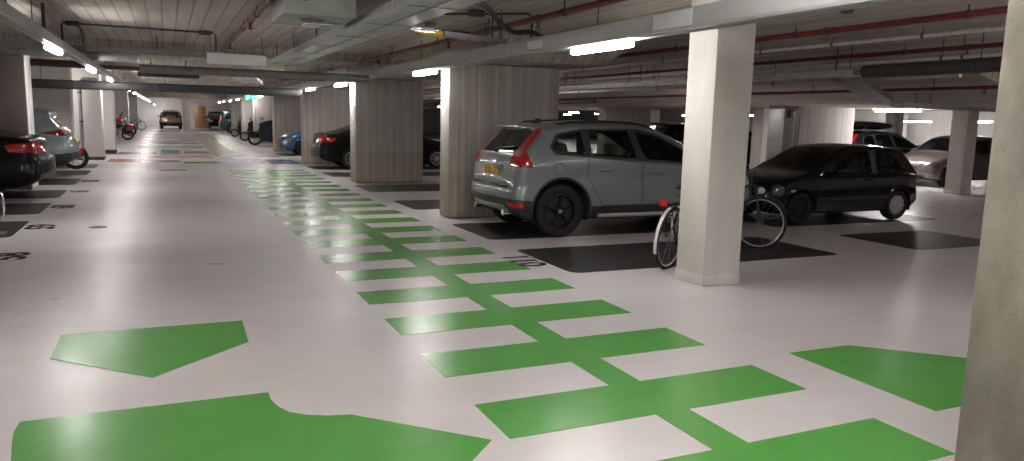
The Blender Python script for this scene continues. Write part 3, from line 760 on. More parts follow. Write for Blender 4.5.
MB().box(1.846, 1.868, -.36, .36, .02, 2.71).build('lit_side_strip', 'paint_wall', pl, bevel=.008)  # white strip stands in for the lamp-lit lane side
pillar(-6.2, -2.50, 25.5, 26.1, HC, 'paint_wall', 'cream pillar behind the pale blue-grey car', .03)
pillar(-6.2, -1.89, 27.7, 28.5, HC, 'paint_wall', 'white pillar with dark foot behind the red scooter', .03, .10)
pillar(-6.2, -1.76, 31.7, 32.4, HC, 'paint_wall', 'second white pillar with a dark foot on the left of the lane', .03, .14)
pillar(-6.2, -2.15, 39.0, 39.7, HC, 'paint_wall', 'third white pillar on the left, before the red motorcycle', .03)
pillar(-6.2, -2.3, 57.5, 58.2, HC, 'paint_wall', 'far white pillar on the left, beyond the red motorcycle', .03)
pillar(-6.2, -2.1, 68.5, 69.2, HC, 'paint_wall', 'farthest white pillar on the left, by the lone parked bicycle', .03)
pillar(16.0, 18.1, 15.9, 16.5, 2.25, 'pillar', 'wide board-marked pillar behind the small black hatchback', .03)
pillar(16.5, 18.75, 27.0, 27.6, 2.25, 'pillar', 'wide board-marked pillar far behind the grey estate car', .03)
pillar(18.62, 19.06, 12.85, 13.3, 2.25, 'pillar_pale', 'square pale pillar in front of the brown-grey hatchback', .03, .1, 'pillar_pale')
pillar(17.55, 18.05, 19.0, 19.5, 2.25, 'pillar_pale', 'narrow pale pillar seen between white square pillar and black hatchback', .03)
pillar(33.6, 34.2, 27.0, 27.6, HC, 'pillar', 'thin grey pillar above the car with the roof box', .03)
pillar(23.6, 24.2, 34.0, 34.6, HC, 'pillar_pale', 'distant pale pillar above the bonnet of the grey estate car', .03)
pillar(36.0, 36.6, 21.0, 21.6, HC, 'pillar', 'distant pillar behind the brown-grey hatchback roof', .03)
pillar(16.5, 18.7, 41.0, 41.6, 2.25, 'pillar', 'farthest wide pillar in the dark middle bays', .03)
# dark box standing in for the shaded side of the pillar behind the hatchback
t = thing('pillar_shade_box', 'dark grey box coloured as shaded pillar side, left of the pillar behind the hatchback', 'casing', (15.68, 16.2, 0))
MB().box(-.25, .24, -.3, .3, 0, 2.25).build('shade_panel', 'galv_dark', t, bevel=.01)
MB().box(-.12, .06, -.36, -.3, 1.86, 2.06).build('junction_box', 'bracket', t, bevel=.01)
MB().cyl((.17, -.33, .9), (.17, -.33, 2.25), .02).build('conduit', 'bracket', t)
# back wall recess panels at the left
struct(MB().box(-6.4, -6.2, 18.4, 25.5, 0, HC).build('wall_bay_left', 'wall_mauve', smooth=0))
# door at lane end
t = thing('door_leaf', 'orange-brown door leaf standing open at the far lane end', 'door', (2.6, 79.5, 0)); MB().box(-.1, .9, -.03, .03, .0, 2.1).build('leaf', 'skin_wood', t, bevel=.01); MB().sphere((.8, -.06, 1.05), .05).build('handle', 'chrome', t)

# ------------------------------------------------------------------ trunking and lamps
def trunk(x0, x1, y0, y1, z0, z1, label, hangers):
    cx, cy = (x0 + x1) / 2, (y0 + y1) / 2
    t = thing('lighting_trunking', label, 'trunking', (cx, cy, z0))
    h = z1 - z0; a, b = x0 - cx, x1 - cx
    MB().box(a, b, y0 - cy, y1 - cy, 0, h).build('channel', 'trunk', t, bevel=.006, smooth=30)
    for s in (a, b):
        MB().box(s - .012, s + .012, y0 - cy, y1 - cy, -.012, .012).build('flange', 'silver', t, smooth=0)
    for y in hangers: MB().cyl((0, y - cy, h), (0, y - cy, HC - z0), .006, 6).build('hanger_rod', 'bracket', t)
    k = y0
    while k < min(y1, 32):
        MB().box(a - .004, b + .004, k - cy - .02, k - cy + .02, -.004, h + .004).build('joint_cover', 'trunk', t, smooth=0); k += 3.1
    return t
trunk(3.82, 3.98, 2.5, 66, 2.405, 2.565, 'grey lighting trunking along the right-hand pillars', [4.2, 6.6, 9.5, 12.3, 15, 18, 21, 24, 27, 30, 36])
trunk(-1.35, -1.265, 6.2, 78, 2.44, 2.57, 'grey lighting trunking along the left side of the lane', [7, 10, 12.8, 15, 18, 21, 24, 27, 30, 36])
lamp0 = None
def lamp(x, y, z, label, rz=0, group=None, L=1.06, mt='lamp'):
    t = thing('ceiling_light', label, 'ceiling light', (x, y, z), rz, group)
    MB().box(-.04, .04, -L / 2, L / 2, -.025, 0).build('lamp_housing', 'white_panel', t, bevel=.006)
    m = MB(); m.box(-.045, .045, -L / 2 - .01, L / 2 + .01, -.078, -.026); m.build('diffuser', mt, t, bevel=.02, smooth=40)
    return t
ordn = ['', 'nearest', 'second', 'third', 'fourth', 'fifth', 'sixth', 'seventh', 'eighth', 'ninth', 'tenth', 'eleventh', 'twelfth']
lamp(2.6, -.6, 2.80, 'lit batten lamp over the right foreground pillar, outside the picture')
for k, y in enumerate((6.53, 12.1, 18.75, 23.0, 29.4, 36.2, 42, 48, 54, 60, 65)):
    lamp(3.90, y, 2.405, '%s lit batten under the right-hand trunking, counted from the camera' % ordn[k + 1], group='battens under the right trunking')
lamp(-1.34, .2, 2.40, 'lit batten lamp over the left foreground lane, outside the picture')
lamp(-1.34, 5.4, 2.40, 'lit batten lamp before the left trunking, outside the picture')
for k, y in enumerate((11.7, 17.2, 22.7, 28.4, 34, 40, 46, 52, 58, 64, 70, 76)):
    lamp(-1.31, y, 2.44, '%s lit batten under the left-hand trunking, counted from the camera' % ordn[k + 1], group='battens under the left trunking')
for x, y, z, lb in ((-3.3, 26.7, 2.6, 'added fill batten hidden behind the cream pillar'), (-3.2, 30.2, 2.6, 'added fill batten hidden behind the first white pillar'), (-3.4, 36, 2.6, 'added fill batten hidden behind the second white pillar'),
        (4.0, -2.5, 2.6, 'added fill batten behind the camera above the right trunking line'), (-1.34, -3.5, 2.6, 'added fill batten behind the camera on the left of the lane'), (8.5, 2.6, 2.8, 'added fill batten over the near right bays, outside the picture'), (8.5, -2.5, 2.8, 'added fill batten over the near right bays behind the camera'),
        (14, 1.5, 2.8, 'added fill batten over the right lane outside the picture'), (14.5, 5.5, 2.75, 'added fill batten over the right lane hidden by the foreground pillar'), (9.5, 20.5, 2.6, 'added fill batten hidden behind the big board-marked pillar'), (14.2, 17.5, 2.42, 'added fill batten hidden behind the square white pillar with the bicycle'), (11.3, 27, 2.6, 'deep added fill batten hidden behind the big board-marked pillar'), (1.3, 2.0, 2.85, 'added fill batten on the ceiling right above the camera'), (1.3, -1.6, 2.85, 'added fill batten on the ceiling behind the camera'), (2.9, 3.2, 2.85, 'added fill batten on the ceiling over the nearest green stripes, above the picture')):
    lamp(x, y, z, lb)  # unseen fill battens, added to brighten pillar faces, bays and foreground
lamp(19.2, 15.4, 2.2, 'long lit batten on the low soffit left of the far square pillar', L=1.45, mt='lamp_strong')
for x, y, lb in ((22.8, 41, 'glaring lit batten above the roof of the grey estate car'), (27, 45, 'small distant lit batten right of the glaring one'), (31.8, 45.6, 'upper of two distant battens above the estate bonnet'), (29.5, 38.5, 'lower of two distant battens above the estate bonnet'),
                 (27.3, 30, 'distant lit batten at the edge of the square white pillar'), (43.6, 33, 'distant lit batten just left of the far square pillar'),
                 (38.8, 26, 'distant lit batten just right of the far square pillar'), (44, 29.6, 'distant lit batten behind the far square pillar'), (44.5, 34.8, 'distant lit batten over the car with the roof box'), (41, 40, 'leftmost distant batten over the roof box car'),
                 (33, 16, 'added fill batten hidden behind the right foreground pillar'), (26, 3, 'added fill batten over the right bays outside the picture'),
                 (1.5, 79, 'lit batten by the door at the far lane end'), (-1, 80.5, 'lit batten on the far end wall above the bicycle'), (30, 55, 'far lit batten behind the middle bays'), (11.5, 33, 'added fill batten hidden behind the second board-marked pillar'), (19, 30, 'added fill batten hidden by the square white pillar')):
    lamp(x, y, 2.17, lb, mt='lamp_strong' if 'glaring' in lb else 'lamp')  # battens labelled as fill are unseen, added for brightness

# ------------------------------------------------------------------ services under the ceiling
def pipe(name, pts, r, mat, label, cat='pipe', brk=None, hang=True, couple=None):
    c = Vector(pts[0]); t = thing(name, label, cat, c)
    loc = [Vector(p) - c for p in pts]
    MB().tube(loc, r, 12).build('pipe_run', mat, t, smooth=50)
    a, b = loc[0], loc[-1]
    for y in brk or []:
        f = (y - c.y) / (b.y - a.y) if abs(b.y - a.y) > .01 else 0
        p = a + (b - a) * f; d = (b - a).normalized()
        m = MB(); m.cyl(p - d * .014, p + d * .014, r + .008, 12)
        if hang: m.cyl(p, (p.x, p.y, HC - .004 - c.z), .007, 6)
        m.build('pipe_clamp', 'bracket', t)
    for y in couple or []:
        f = (y - c.y) / (b.y - a.y); p = a + (b - a) * f; d = (b - a).normalized()
        m = MB(); m.cyl(p - d * .04, p + d * .04, r + .010, 12); m.cyl(p, p + Vector((0, 0, -r - .06)), .018, 8); m.cyl(p + Vector((0, 0, -r - .06)), p + Vector((0, 0, -r - .075)), .03, 8)
        m.build('sprinkler_fitting', mat, t)
    return t
pipe('sprinkler_pipe', [(1.02, 1, 2.80), (1.02, 15.7, 2.80)], .030, 'pipe_red', 'red sprinkler pipe left of the grey ceiling fan unit', brk=[8.2, 9.6, 11.3, 13.0, 14.6], couple=[10.4, 13.8])
pipe('sprinkler_pipe', [(3.74, 2, 2.74), (3.74, 46, 2.74)], .034, 'pipe_red', 'red sprinkler pipe between cable tray and right trunking', brk=[7.0, 9.0, 11, 13.5, 16, 19, 22, 25], couple=[7.6, 10.5, 14.5])
pipe('sprinkler_pipe', [(7.36, 1.5, 2.80), (7.36, 40, 2.80)], .036, 'pipe_red', 'upper red sprinkler pipe over the right-hand bays', brk=[5.2, 7.5, 10, 14, 18, 22], couple=[7.0])
pipe('sprinkler_pipe', [(10.25, 3, 2.80), (10.25, 40, 2.80)], .034, 'pipe_red', 'second red sprinkler pipe between the two white conduits', brk=[6, 8.2, 11, 15, 20], couple=[7.2])
pipe('sprinkler_pipe', [(13.4, 6, 2.42), (13.4, 40, 2.42)], .032, 'pipe_red', 'lowest red sprinkler pipe in front of the low soffit', brk=[8.4, 10, 13, 17, 22, 28], couple=[9.0])
pipe('conduit', [(8.55, 2, 2.79), (8.55, 42, 2.79)], .027, 'pipe_white', 'upper white conduit over the right-hand bays', brk=[5.3, 6.6, 8.0, 9.4, 12, 15, 18, 21, 24])
pipe('conduit', [(9.75, 2.6, 2.625), (9.75, 42, 2.625)], .024, 'pipe_white', 'lower white conduit just under the second red pipe', brk=[6.0, 6.9, 7.2, 9.0, 11, 14, 18, 22])
pipe('conduit', [(11.3, 8, 2.5), (11.3, 44, 2.5)], .04, 'pipe_white', 'thin pale conduit deep over the dark middle bays', brk=[12, 16, 20, 24])
pipe('pipe', [(13.2, 6, 2.24), (24, 8.6, 2.24)], .035, 'pipe_red', 'thin dark red pipe crossing under the low soffit at the right')
# black round duct over the right bays
t = pipe('ventilation_duct', [(9.1, 2, 2.44), (9.1, 7.9, 2.44)], .09, 'duct', 'black round duct below the white conduits at the right', 'duct', brk=[4.5, 6.2])
# grey cable tray over right bays with its sloping branch
def tray(name, p, q, wdt, hgt, mat, label, rungs, hangs=(), side=.006, up=HC):
    c = Vector(p); t = thing(name, label, 'cable tray', c); d = Vector(q) - c; l = d.length; dn = d.normalized()
    a = dn.cross(Vector((0, 0, 1))).normalized(); u = a.cross(dn)
    for s in (-1, 1): MB().bar(a * s * wdt / 2, d + a * s * wdt / 2, side * 2, hgt, u).build('side_rail', mat, t, smooth=0)
    if rungs == 'sheet':
        m = MB(); m.bar(u * -hgt / 2, d + u * -hgt / 2, wdt, .004, u); m.build('tray_base', mat, t, smooth=0)
        m = MB(); k = 1.4
        while k < l: m.bar(dn * k + u * (-hgt / 2 - .004), dn * (k + .02) + u * (-hgt / 2 - .004), wdt, .004, u); k += 1.45
        m.bar(u * (-hgt / 2 - .005), d + u * (-hgt / 2 - .005), .014, .004, u)
        m.build('tray_seam', 'galv_dark', t, smooth=0)
    else:
        k = .1; m = MB()
        while k < l: m.bar(dn * k - a * wdt / 2, dn * k + a * wdt / 2, .03, .015, u); k += rungs
        m.build('tray_rungs', mat, t, smooth=0)['kind'] = 'stuff'
    for k in hangs:
        for s in (-1, 1):
            pt = dn * k + a * s * wdt / 2; MB().cyl(pt, (pt.x, pt.y, up - c.z), .008, 6).build('hanger_rod', 'bracket', t)
    return t
tray('cable_tray', (2.1, 2.0, 2.62), (2.1, 15.2, 2.62), .46, .09, 'galv', 'bright galvanised cable tray running down the lane beside the fan unit', 'sheet', (2.6, 4.5, 6.5, 8.5, 10.5, 12.5))
MB_ = MB(); MB_.tube([(2.0, 2.2, 2.62), (2.02, 15, 2.62)], .03, 8); o = MB_.build('cable', 'cable'); tag(o, 'black cable lying inside the bright galvanised tray', 'cable')
tray('cable_tray', (9.45, 8.3, 2.46), (9.45, 40, 2.46), .3, .09, 'galv', 'long grey cable tray over the bays behind the square white pillar', 'sheet', (.3, 3, 6, 9, 12, 16))
tray('cable_tray', (9.72, 8.8, 2.42), (13.1, 10.9, 2.22), .42, .09, 'galv_dark', 'dark sloping cable tray dropping to the low soffit at the right', 'sheet')
tray('cable_tray', (13.32, 10.7, 2.13), (22, 12.3, 2.13), .3, .08, 'galv', 'grey cable tray running off right under the low soffit', .3, (1, 4))
lad = tray('cable_ladder', (2.75, 8.0, 2.55), (3.66, 8.4, 2.55), .14, .05, 'galv_dark', 'short cable ladder with a yellow end crossing to the right trunking', .09, (.9,))
o = MB(); o.tube([(0, 0, 0), (.27, .115, 0)], .04, 10); o.build('end_cap', 'yellow', lad, loc=(-.25, -.11, 0))
t = thing('spotlight', 'small bright steel spotlight fitting under the galvanised tray edge', 'spotlight', (2.42, 7.55, 2.53))
MB().box(-.14, .14, -.05, .05, -.02, .02).build('spot_body', 'chrome', t, bevel=.008); MB().box(.02, .12, -.03, .03, .02, .08).build('spot_bracket', 'bracket', t, bevel=.005)
def loose_cable(pts, r, label):
    P = [Vector(p) for p in pts]; Q = []
    for i in range(len(P) - 1):
        p0, p1, p2, p3 = P[max(i - 1, 0)], P[i], P[i + 1], P[min(i + 2, len(P) - 1)]
        for k in range(6):
            t = k / 6; Q.append(.5 * (2 * p1 + (p2 - p0) * t + (2 * p0 - 5 * p1 + 4 * p2 - p3) * t * t + (3 * p1 - p0 - 3 * p2 + p3) * t ** 3))
    Q.append(P[-1]); c = Q[0].copy(); m = MB(); m.tube([q - c for q in Q], r, 8)
    o = m.build('loose_cable', 'cable', loc=c); return tag(o, label, 'cable')
loose_cable([(2.4, 6.7, 2.75), (2.97, 7.3, 2.78), (3.35, 7.75, 2.68), (3.65, 8.05, 2.63), (3.95, 8.2, 2.66), (4.3, 8.45, 2.62)], .03, 'thick black cable sagging from the galvanised tray to the right trunking')
loose_cable([(1.3, 8.9, 2.84), (1.7, 9.0, 2.83), (1.95, 9.1, 2.78), (2.1, 9.3, 2.72)], .014, 'thin black cable from the fan unit into the tray')
def conduit(pts, r, label, boxes=()):
    c = Vector(pts[0]); t = thing('conduit_loop', label, 'conduit', c)
    MB().tube([Vector(p) - c for p in pts], r, 8).build('conduit_run', 'bracket', t)
    for b in boxes:
        q = Vector(b) - c; MB().box(q.x - .09, q.x + .09, q.y - .05, q.y + .05, q.z - .05, q.z + .02).build('junction_box', 'bracket', t, bevel=.008)
conduit([(-1.34, 13, 2.57), (-1.34, 13, 2.84), (-1.32, 13, 2.87), (.72, 13.1, 2.87), (.76, 13.1, 2.84), (.76, 13.1, 2.6)], .014, 'thin dark conduit loop across the left ceiling, box at its end', [(.6, 13.1, 2.885), (-1.2, 13, 2.885)])
conduit([(-1.22, 12.9, 2.86), (-1.12, 12.9, 2.84), (-1.08, 12.9, 2.78), (-1.06, 12.9, 2.48)], .018, 'dark bent conduit dropping beside the left conduit loop')
conduit([(-1.32, 11.0, 2.9), (-1.32, 11.0, 2.56)], .022, 'single dark conduit dropping to the left trunking')
conduit([(-1.36, 8.7, 2.9), (-1.36, 8.7, 2.56)], .024, 'right one of the two dark conduits at the top left corner')
conduit([(-1.62, 8.7, 2.9), (-1.52, 8.7, 2.75), (-1.4, 8.7, 2.56)], .02, 'left bent one of the two dark conduits at the top left corner')
conduit([(3.2, 10.4, 2.86), (4.35, 10.4, 2.86), (4.4, 10.4, 2.83), (4.4, 10.4, 2.56)], .014, 'dark conduit loop above the big board-marked pillar')
conduit([(3.0, 8.6, 2.84), (3.9, 8.2, 2.87), (3.95, 8.2, 2.84), (3.95, 8.2, 2.57)], .013, 'dark conduit arm with a box over the yellow capped ladder', [(3.35, 8.45, 2.87)])
# fan unit
t = thing('fan_unit', 'grey-green sheet steel fan unit hung under the ceiling', 'fan unit', (1.44, 8.35, 2.62))
m = MB(); m.box(-.36, .36, -.50, .45, 0, .28); m.build('casing', 'unit', t, bevel=.012)
m = MB(); m.box(-.05, .33, .02, .38, -.03, 0); m.build('outlet_duct', 'galv', t, bevel=.01)
m = MB(); m.lathe([(.0, 0), (.1, 0), (.13, .03)], axis='z', n=24); m.v = [(v[0] - .02, v[1] - .16, v[2] - .032) for v in m.v]; m.build('inlet_ring', 'galv_dark', t)
m = MB(); m.cyl((-.14, -.495, .16), (-.14, -.51, .16), .03, 12); m.build('cable_gland', 'bracket', t)
m = MB(); m.box(-.36, .36, .40, .46, -.02, 0); m.build('base_flange', 'silver', t)
for sx in (-.3, .3):
    for sy in (-.42, .38): MB().box(sx - .015, sx + .015, sy - .015, sy + .015, .275, .28).build('mounting_lug', 'bracket', t)
t = thing('hanging_panel', 'pale grey blank box panel hung across the lane', 'panel', (1.1, 13.5, 2.42))
MB().box(-.46, .46, -.05, .05, 0, .175).build('panel_box', 'white_panel', t, bevel=.008)
for sx in (-.4, .4): MB().cyl((sx, 0, .175), (sx, 0, HC - 2.42), .005, 6).build('hanger_rod', 'bracket', t)
# crossing services
tray('cable_tray', (-4.5, 14.6, 2.625), (1.05, 14.6, 2.625), .3, .07, 'galv_dark', 'grey perforated tray crossing the lane behind the blank panel', .14, (2, 3.3, 4.4))
def round_duct(p, q, r, mat, label, n=20, flanges=3):
    c = Vector(p); d = Vector(q) - c; t = thing('ventilation_duct', label, 'duct', c); MB().cyl((0, 0, 0), d, r, n).build('duct_run', mat, t, smooth=60)
    for k in range(1, flanges + 1):
        f = d * (k / (flanges + 1)); e = d.normalized() * .02
        MB().cyl(f - e, f + e, r + .012, n).build('duct_joint', mat, t, smooth=60)
    return t
round_duct((-5.4, 17.4, 2.79), (-.5, 17.4, 2.68), .10, 'galv_dark', 'round grey duct ending above the left side of the lane')
round_duct((-.40, 15.2, 2.37), (3.72, 15.2, 2.37), .075, 'duct_brown', 'brown-grey duct crossing the lane above the wide dark duct')
round_duct((-5.8, 20.4, 2.63), (2.2, 20.7, 2.61), .05, 'duct', 'thin dark pipe crossing the lane between the two ducts', flanges=5)
round_duct((-7, 21.4, 2.74), (-1.6, 21.5, 2.74), .045, 'pipe_red', 'dark red pipe crossing above the left-hand bays')
t = thing('ventilation_duct', 'wide dark flat duct crossing the whole lane under the ceiling', 'duct', (0, 23.78, 2.15))
MB().box(-6.5, 3.75, -.3, .3, 0, .23).build('duct_run', 'duct', t, bevel=.06, seg=3)
for x in (-4.2, -2.2, -.2, 1.8, 3.6): MB().box(x - .02, x + .02, -.312, .312, -.012, .238).build('duct_joint', 'duct', t, bevel=.06)
for x in (-3, 0, 3): MB().cyl((x, 0, .23), (x, 0, HC - 2.15), .008, 6).build('hanger_rod', 'bracket', t)
tray('cable_tray', (-.6, 21.2, 2.52), (.8, 21.2, 2.52), .5, .10, 'duct', 'black open cable tray over the middle of the lane', .12, (.3, 1.1))
tray('cable_tray', (1.4, 17.2, 2.50), (2.2, 22.0, 2.44), .5, .08, 'galv', 'light grey tray slanting down to the dark flat duct', 'sheet')
tray('cable_tray', (2.6, 20.0, 2.55), (3.8, 20.0, 2.55), .4, .12, 'duct', 'black cable tray right of the slanting grey tray', .1, (.2, 1.0))
# dark stack of pipes over the middle bays
round_duct((13.0, 22, 2.3), (13.0, 50, 2.3), .09, 'duct', 'dark duct deep over the middle bays', flanges=6)
# vertical pipe by the cream pillar
m = MB(); m.tube([(0, 0, 0), (0, 0, 2.45), (.12, 0, 2.55), (.5, 0, 2.55)], .055, 10); t = thing('downpipe', 'vertical grey downpipe between the cream and the first white pillar', 'pipe', (-2.44, 27.35, 0)); m.build('pipe_run', 'galv_dark', t)
for z in (1.2, 2.1): MB().cyl((0, 0, z), (0, 0, z + .05), .065, 10).build('pipe_clamp', 'bracket', t)
# exit sign
t = thing('exit_sign', 'small green lit emergency exit sign hung under the dark flat duct', 'sign', (2.9, 30, 2.13))
MB().box(-.20, .20, -.03, .03, 0, .16).build('sign_box', 'exit', t, bevel=.005)
m = MB(); m.sphere((-.085, -.032, .128), .017, 8, (1, .2, 1)); m.bar((-.085, -.033, .108), (-.10, -.033, .065), .03, .006, (0, 1, 0)); m.bar((-.10, -.033, .07), (-.06, -.033, .035), .018, .006, (0, 1, 0)); m.bar((-.10, -.033, .07), (-.14, -.033, .03), .018, .006, (0, 1, 0)); m.bar((-.085, -.033, .1), (-.04, -.033, .085), .014, .006, (0, 1, 0)); m.build('running_figure', 'exit_white', t)
m = MB(); m.bar((.03, -.033, .08), (.11, -.033, .08), .022, .006, (0, 1, 0)); m.prism([(.10, -.036), (.16, -.036), (.16, -.031), (.10, -.031)], .06, .10); m.build('arrow', 'exit_white', t)
for x in (-.15, .15): MB().cyl((x, 0, .16), (x, 0, HC - 2.13), .005, 6).build('hanger_rod', 'bracket', t)
# pieces of board label on the right trunking
o = MB().box(-.012, .0, -.26, .26, 0, .13).build('label_plate', 'white_panel', loc=(3.817, 5.26, 2.42), bevel=.002); tag(o, 'pale blank plate on the right trunking beside the square pillar', 'plate')
o = MB().box(-.012, .0, -.20, .20, 0, .09).build('label_plate', 'white_panel', loc=(3.817, 7.8, 2.44), bevel=.002); tag(o, 'small pale blank plate on the trunking above the big pillar', 'plate')
for x, y, z, lb in ((16.7, 12.2, 2.2, 'small dark smoke detector on the low soffit at the right'), (4.6, 4.2, 2.53, 'small dark detector beside the trunking top right')):
    m = MB(); m.lathe([(0, -.05), (.04, -.05), (.055, -.02), (.055, 0)], axis='z', n=14); tag(m.build('smoke_detector', 'bracket', loc=(x, y, z)), lb, 'smoke detector')

# ------------------------------------------------------------------ vehicles in place
def place(name, label, cat, x, y, heading, S, pnt, scale=1, **k):
    r, B = vehicle(name, label, cat, (x, y, .0035), heading, S, pnt, **k); r.scale = (scale,) * 3; return r, B
suv, B = place('estate_car', 'blue-grey estate car with black wheels parked by the big concrete pillar', 'car', 4.16, 10.14, 0, SUV, 'p_suv')
# roof rails, aerial fin, fuel flap, spoiler lamp, exhaust, wiper
for sg in (1, -1):
    m = MB(); xs = np.linspace(.85, 2.5, 14); m.tube([(x, sg * .60, float(np.interp(x, B.X, B.zt)) + .022 - (.02 if i in (0, 13) else 0)) for i, x in enumerate(xs)], .016, 8); m.build('roof_rail', 'plastic', suv)
m = MB(); m.prism([(.70, -.012), (.90, -.012), (.90, .012), (.70, .012)], 1.56, 1.66); m.v = [(v[0] + (.14 if v[2] > 1.6 and v[0] < .8 else .02 if v[2] > 1.6 else 0), v[1], v[2]) for v in m.v]; m.build('aerial_fin', 'plastic', suv, bevel=.008)
fy = float(B.y([.79], [.97])[0]); m = MB(); m.tube([(.79 + .085 * math.cos(a), -(float(B.y([.79 + .085 * math.cos(a)], [.97 + .085 * math.sin(a)])[0]) - .002), .97 + .085 * math.sin(a)) for a in np.linspace(0, 2 * PI, 25)[:-1]], .005, 4, closed=True); m.build('fuel_flap', 'plastic', suv)
m = MB(); m.bar((.545, -.28, 1.545), (.545, .28, 1.545), .05, .022); m.build('brake_light', 'lens_red', suv, bevel=.008)
m = MB(); m.bar((.50, -.55, 1.515), (.50, .55, 1.515), .12, .03, (.5, 0, 1)); m.build('spoiler', 'p_suv', suv, bevel=.012)
m = MB(); m.bar((.115, -.36, 1.00), (.115, .36, 1.00), .05, .03); m.build('tailgate_trim', 'silver', suv, bevel=.01)
m = MB(); m.bar((.10, -.62, .72), (.10, .62, .72), .05, .03); m.build('bumper_step', 'plastic', suv, bevel=.01)
for sg in (1, -1): MB().cyl((.10, sg * .52, .34), (.26, sg * .52, .34), .045, 14).build('exhaust_tip', 'chrome', suv)
m = MB(); m.tube([(.22, .0, 1.20), (.25, -.2, 1.24), (.30, -.42, 1.26)], .012, 6); m.sphere((.21, 0, 1.19), .035, 10); m.build('rear_wiper', 'plastic', suv)
for sg in (1, -1):
    m = MB(); m.bar((1.42, sg * .90, .305), (3.1, sg * .90, .305), .07, .055); m.build('sill_trim', 'silver', suv, bevel=.015)
hb, B = place('hatchback_car', 'small glossy black hatchback with silver wheel covers parked behind the square pillar', 'car', 12.68, 10.2, PI, HATCH, 'p_black', .95)
hb.scale = (.95, .93, .91)
for z in (.42, .56):
    for sg in (1, -1):
        xs = np.linspace(1.1, 2.7, 9); m = MB(); m.tube([(x, sg * (float(B.y([x], [z])[0]) + .004), z) for x in xs], .010, 6); m.build('side_moulding', 'p_black', hb)
t = place('saloon_car', 'black saloon on the right row with its red tail lamp showing between pillars', 'car', 4.12, 23.75, 0, dict(SEDAN, rim='rim_silver'), 'p_black_warm')
place('saloon_car', 'black saloon rear at the left edge with a broad red tail lamp', 'car', -2.02, 16.3, PI, dict(SEDAN, W=.93), 'p_black_warm', 1.05)
place('crossover_car', 'pale blue-grey crossover on the left beyond the black saloon', 'car', -2.05, 21.25, PI, SUVB, 'p_silverblue')
place('hatchback_car', 'bright blue small car on the right row between two pillars', 'car', 8.0, 31.3, PI, HATCH, 'p_blue', fine=False)
place('van', 'dark green van on the right near the far end of the lane', 'car', 3.6, 61.0, 0, VAN, 'p_teal', fine=False)
place('crossover_car', 'dark off-roader facing the camera at the far right end of the lane', 'car', 4.4, 79.6, -PI / 2, SUVB, 'p_black', 1.0, fine=False)
place('crossover_car', 'champagne crossover seen from behind at the end of the lane', 'car', .36, 72.8, PI / 2, SUVB, 'p_beige', fine=False)
rb, B = place('estate_car', 'black estate car with a roof box beyond the small hatchback', 'car', 19.1, 17.75, 0, SUV, 'p_black', .95, fine=False)
m = MB(); m.sphere((1.75, 0, 1.80), 1, 20, (1.3, .42, .15)); t = m.build('roof_box', 'p_black', rb, smooth=60)
for x in (1.4, 2.5): MB().bar((x, -.6, 1.66), (x, .6, 1.66), .05, .03).build('roof_bar', 'silver', rb)
place('hatchback_car', 'brown-grey hatchback behind the far square pillar', 'car', 23.6, 15.3, PI, HATCH, 'p_brown', 1.0, fine=False)
place('crossover_car', 'dark red car partly hidden behind the black hatchback and roof box car', 'car', 17.2, 15.2 + 3.4, 0, SUVB, 'p_black_warm', .9, fine=False) if False else None
place('crossover_car', 'black off-roader far off beyond the bonnet of the grey estate', 'car', 20.5, 27.0, PI * .5, VAN, 'p_black', .95, fine=False)
place('hatchback_car', 'dark distant car between square white pillar and narrow pale pillar', 'car', 19.0, 21.2, PI * .5, HATCH, 'p_black_warm', 1.0, fine=False)

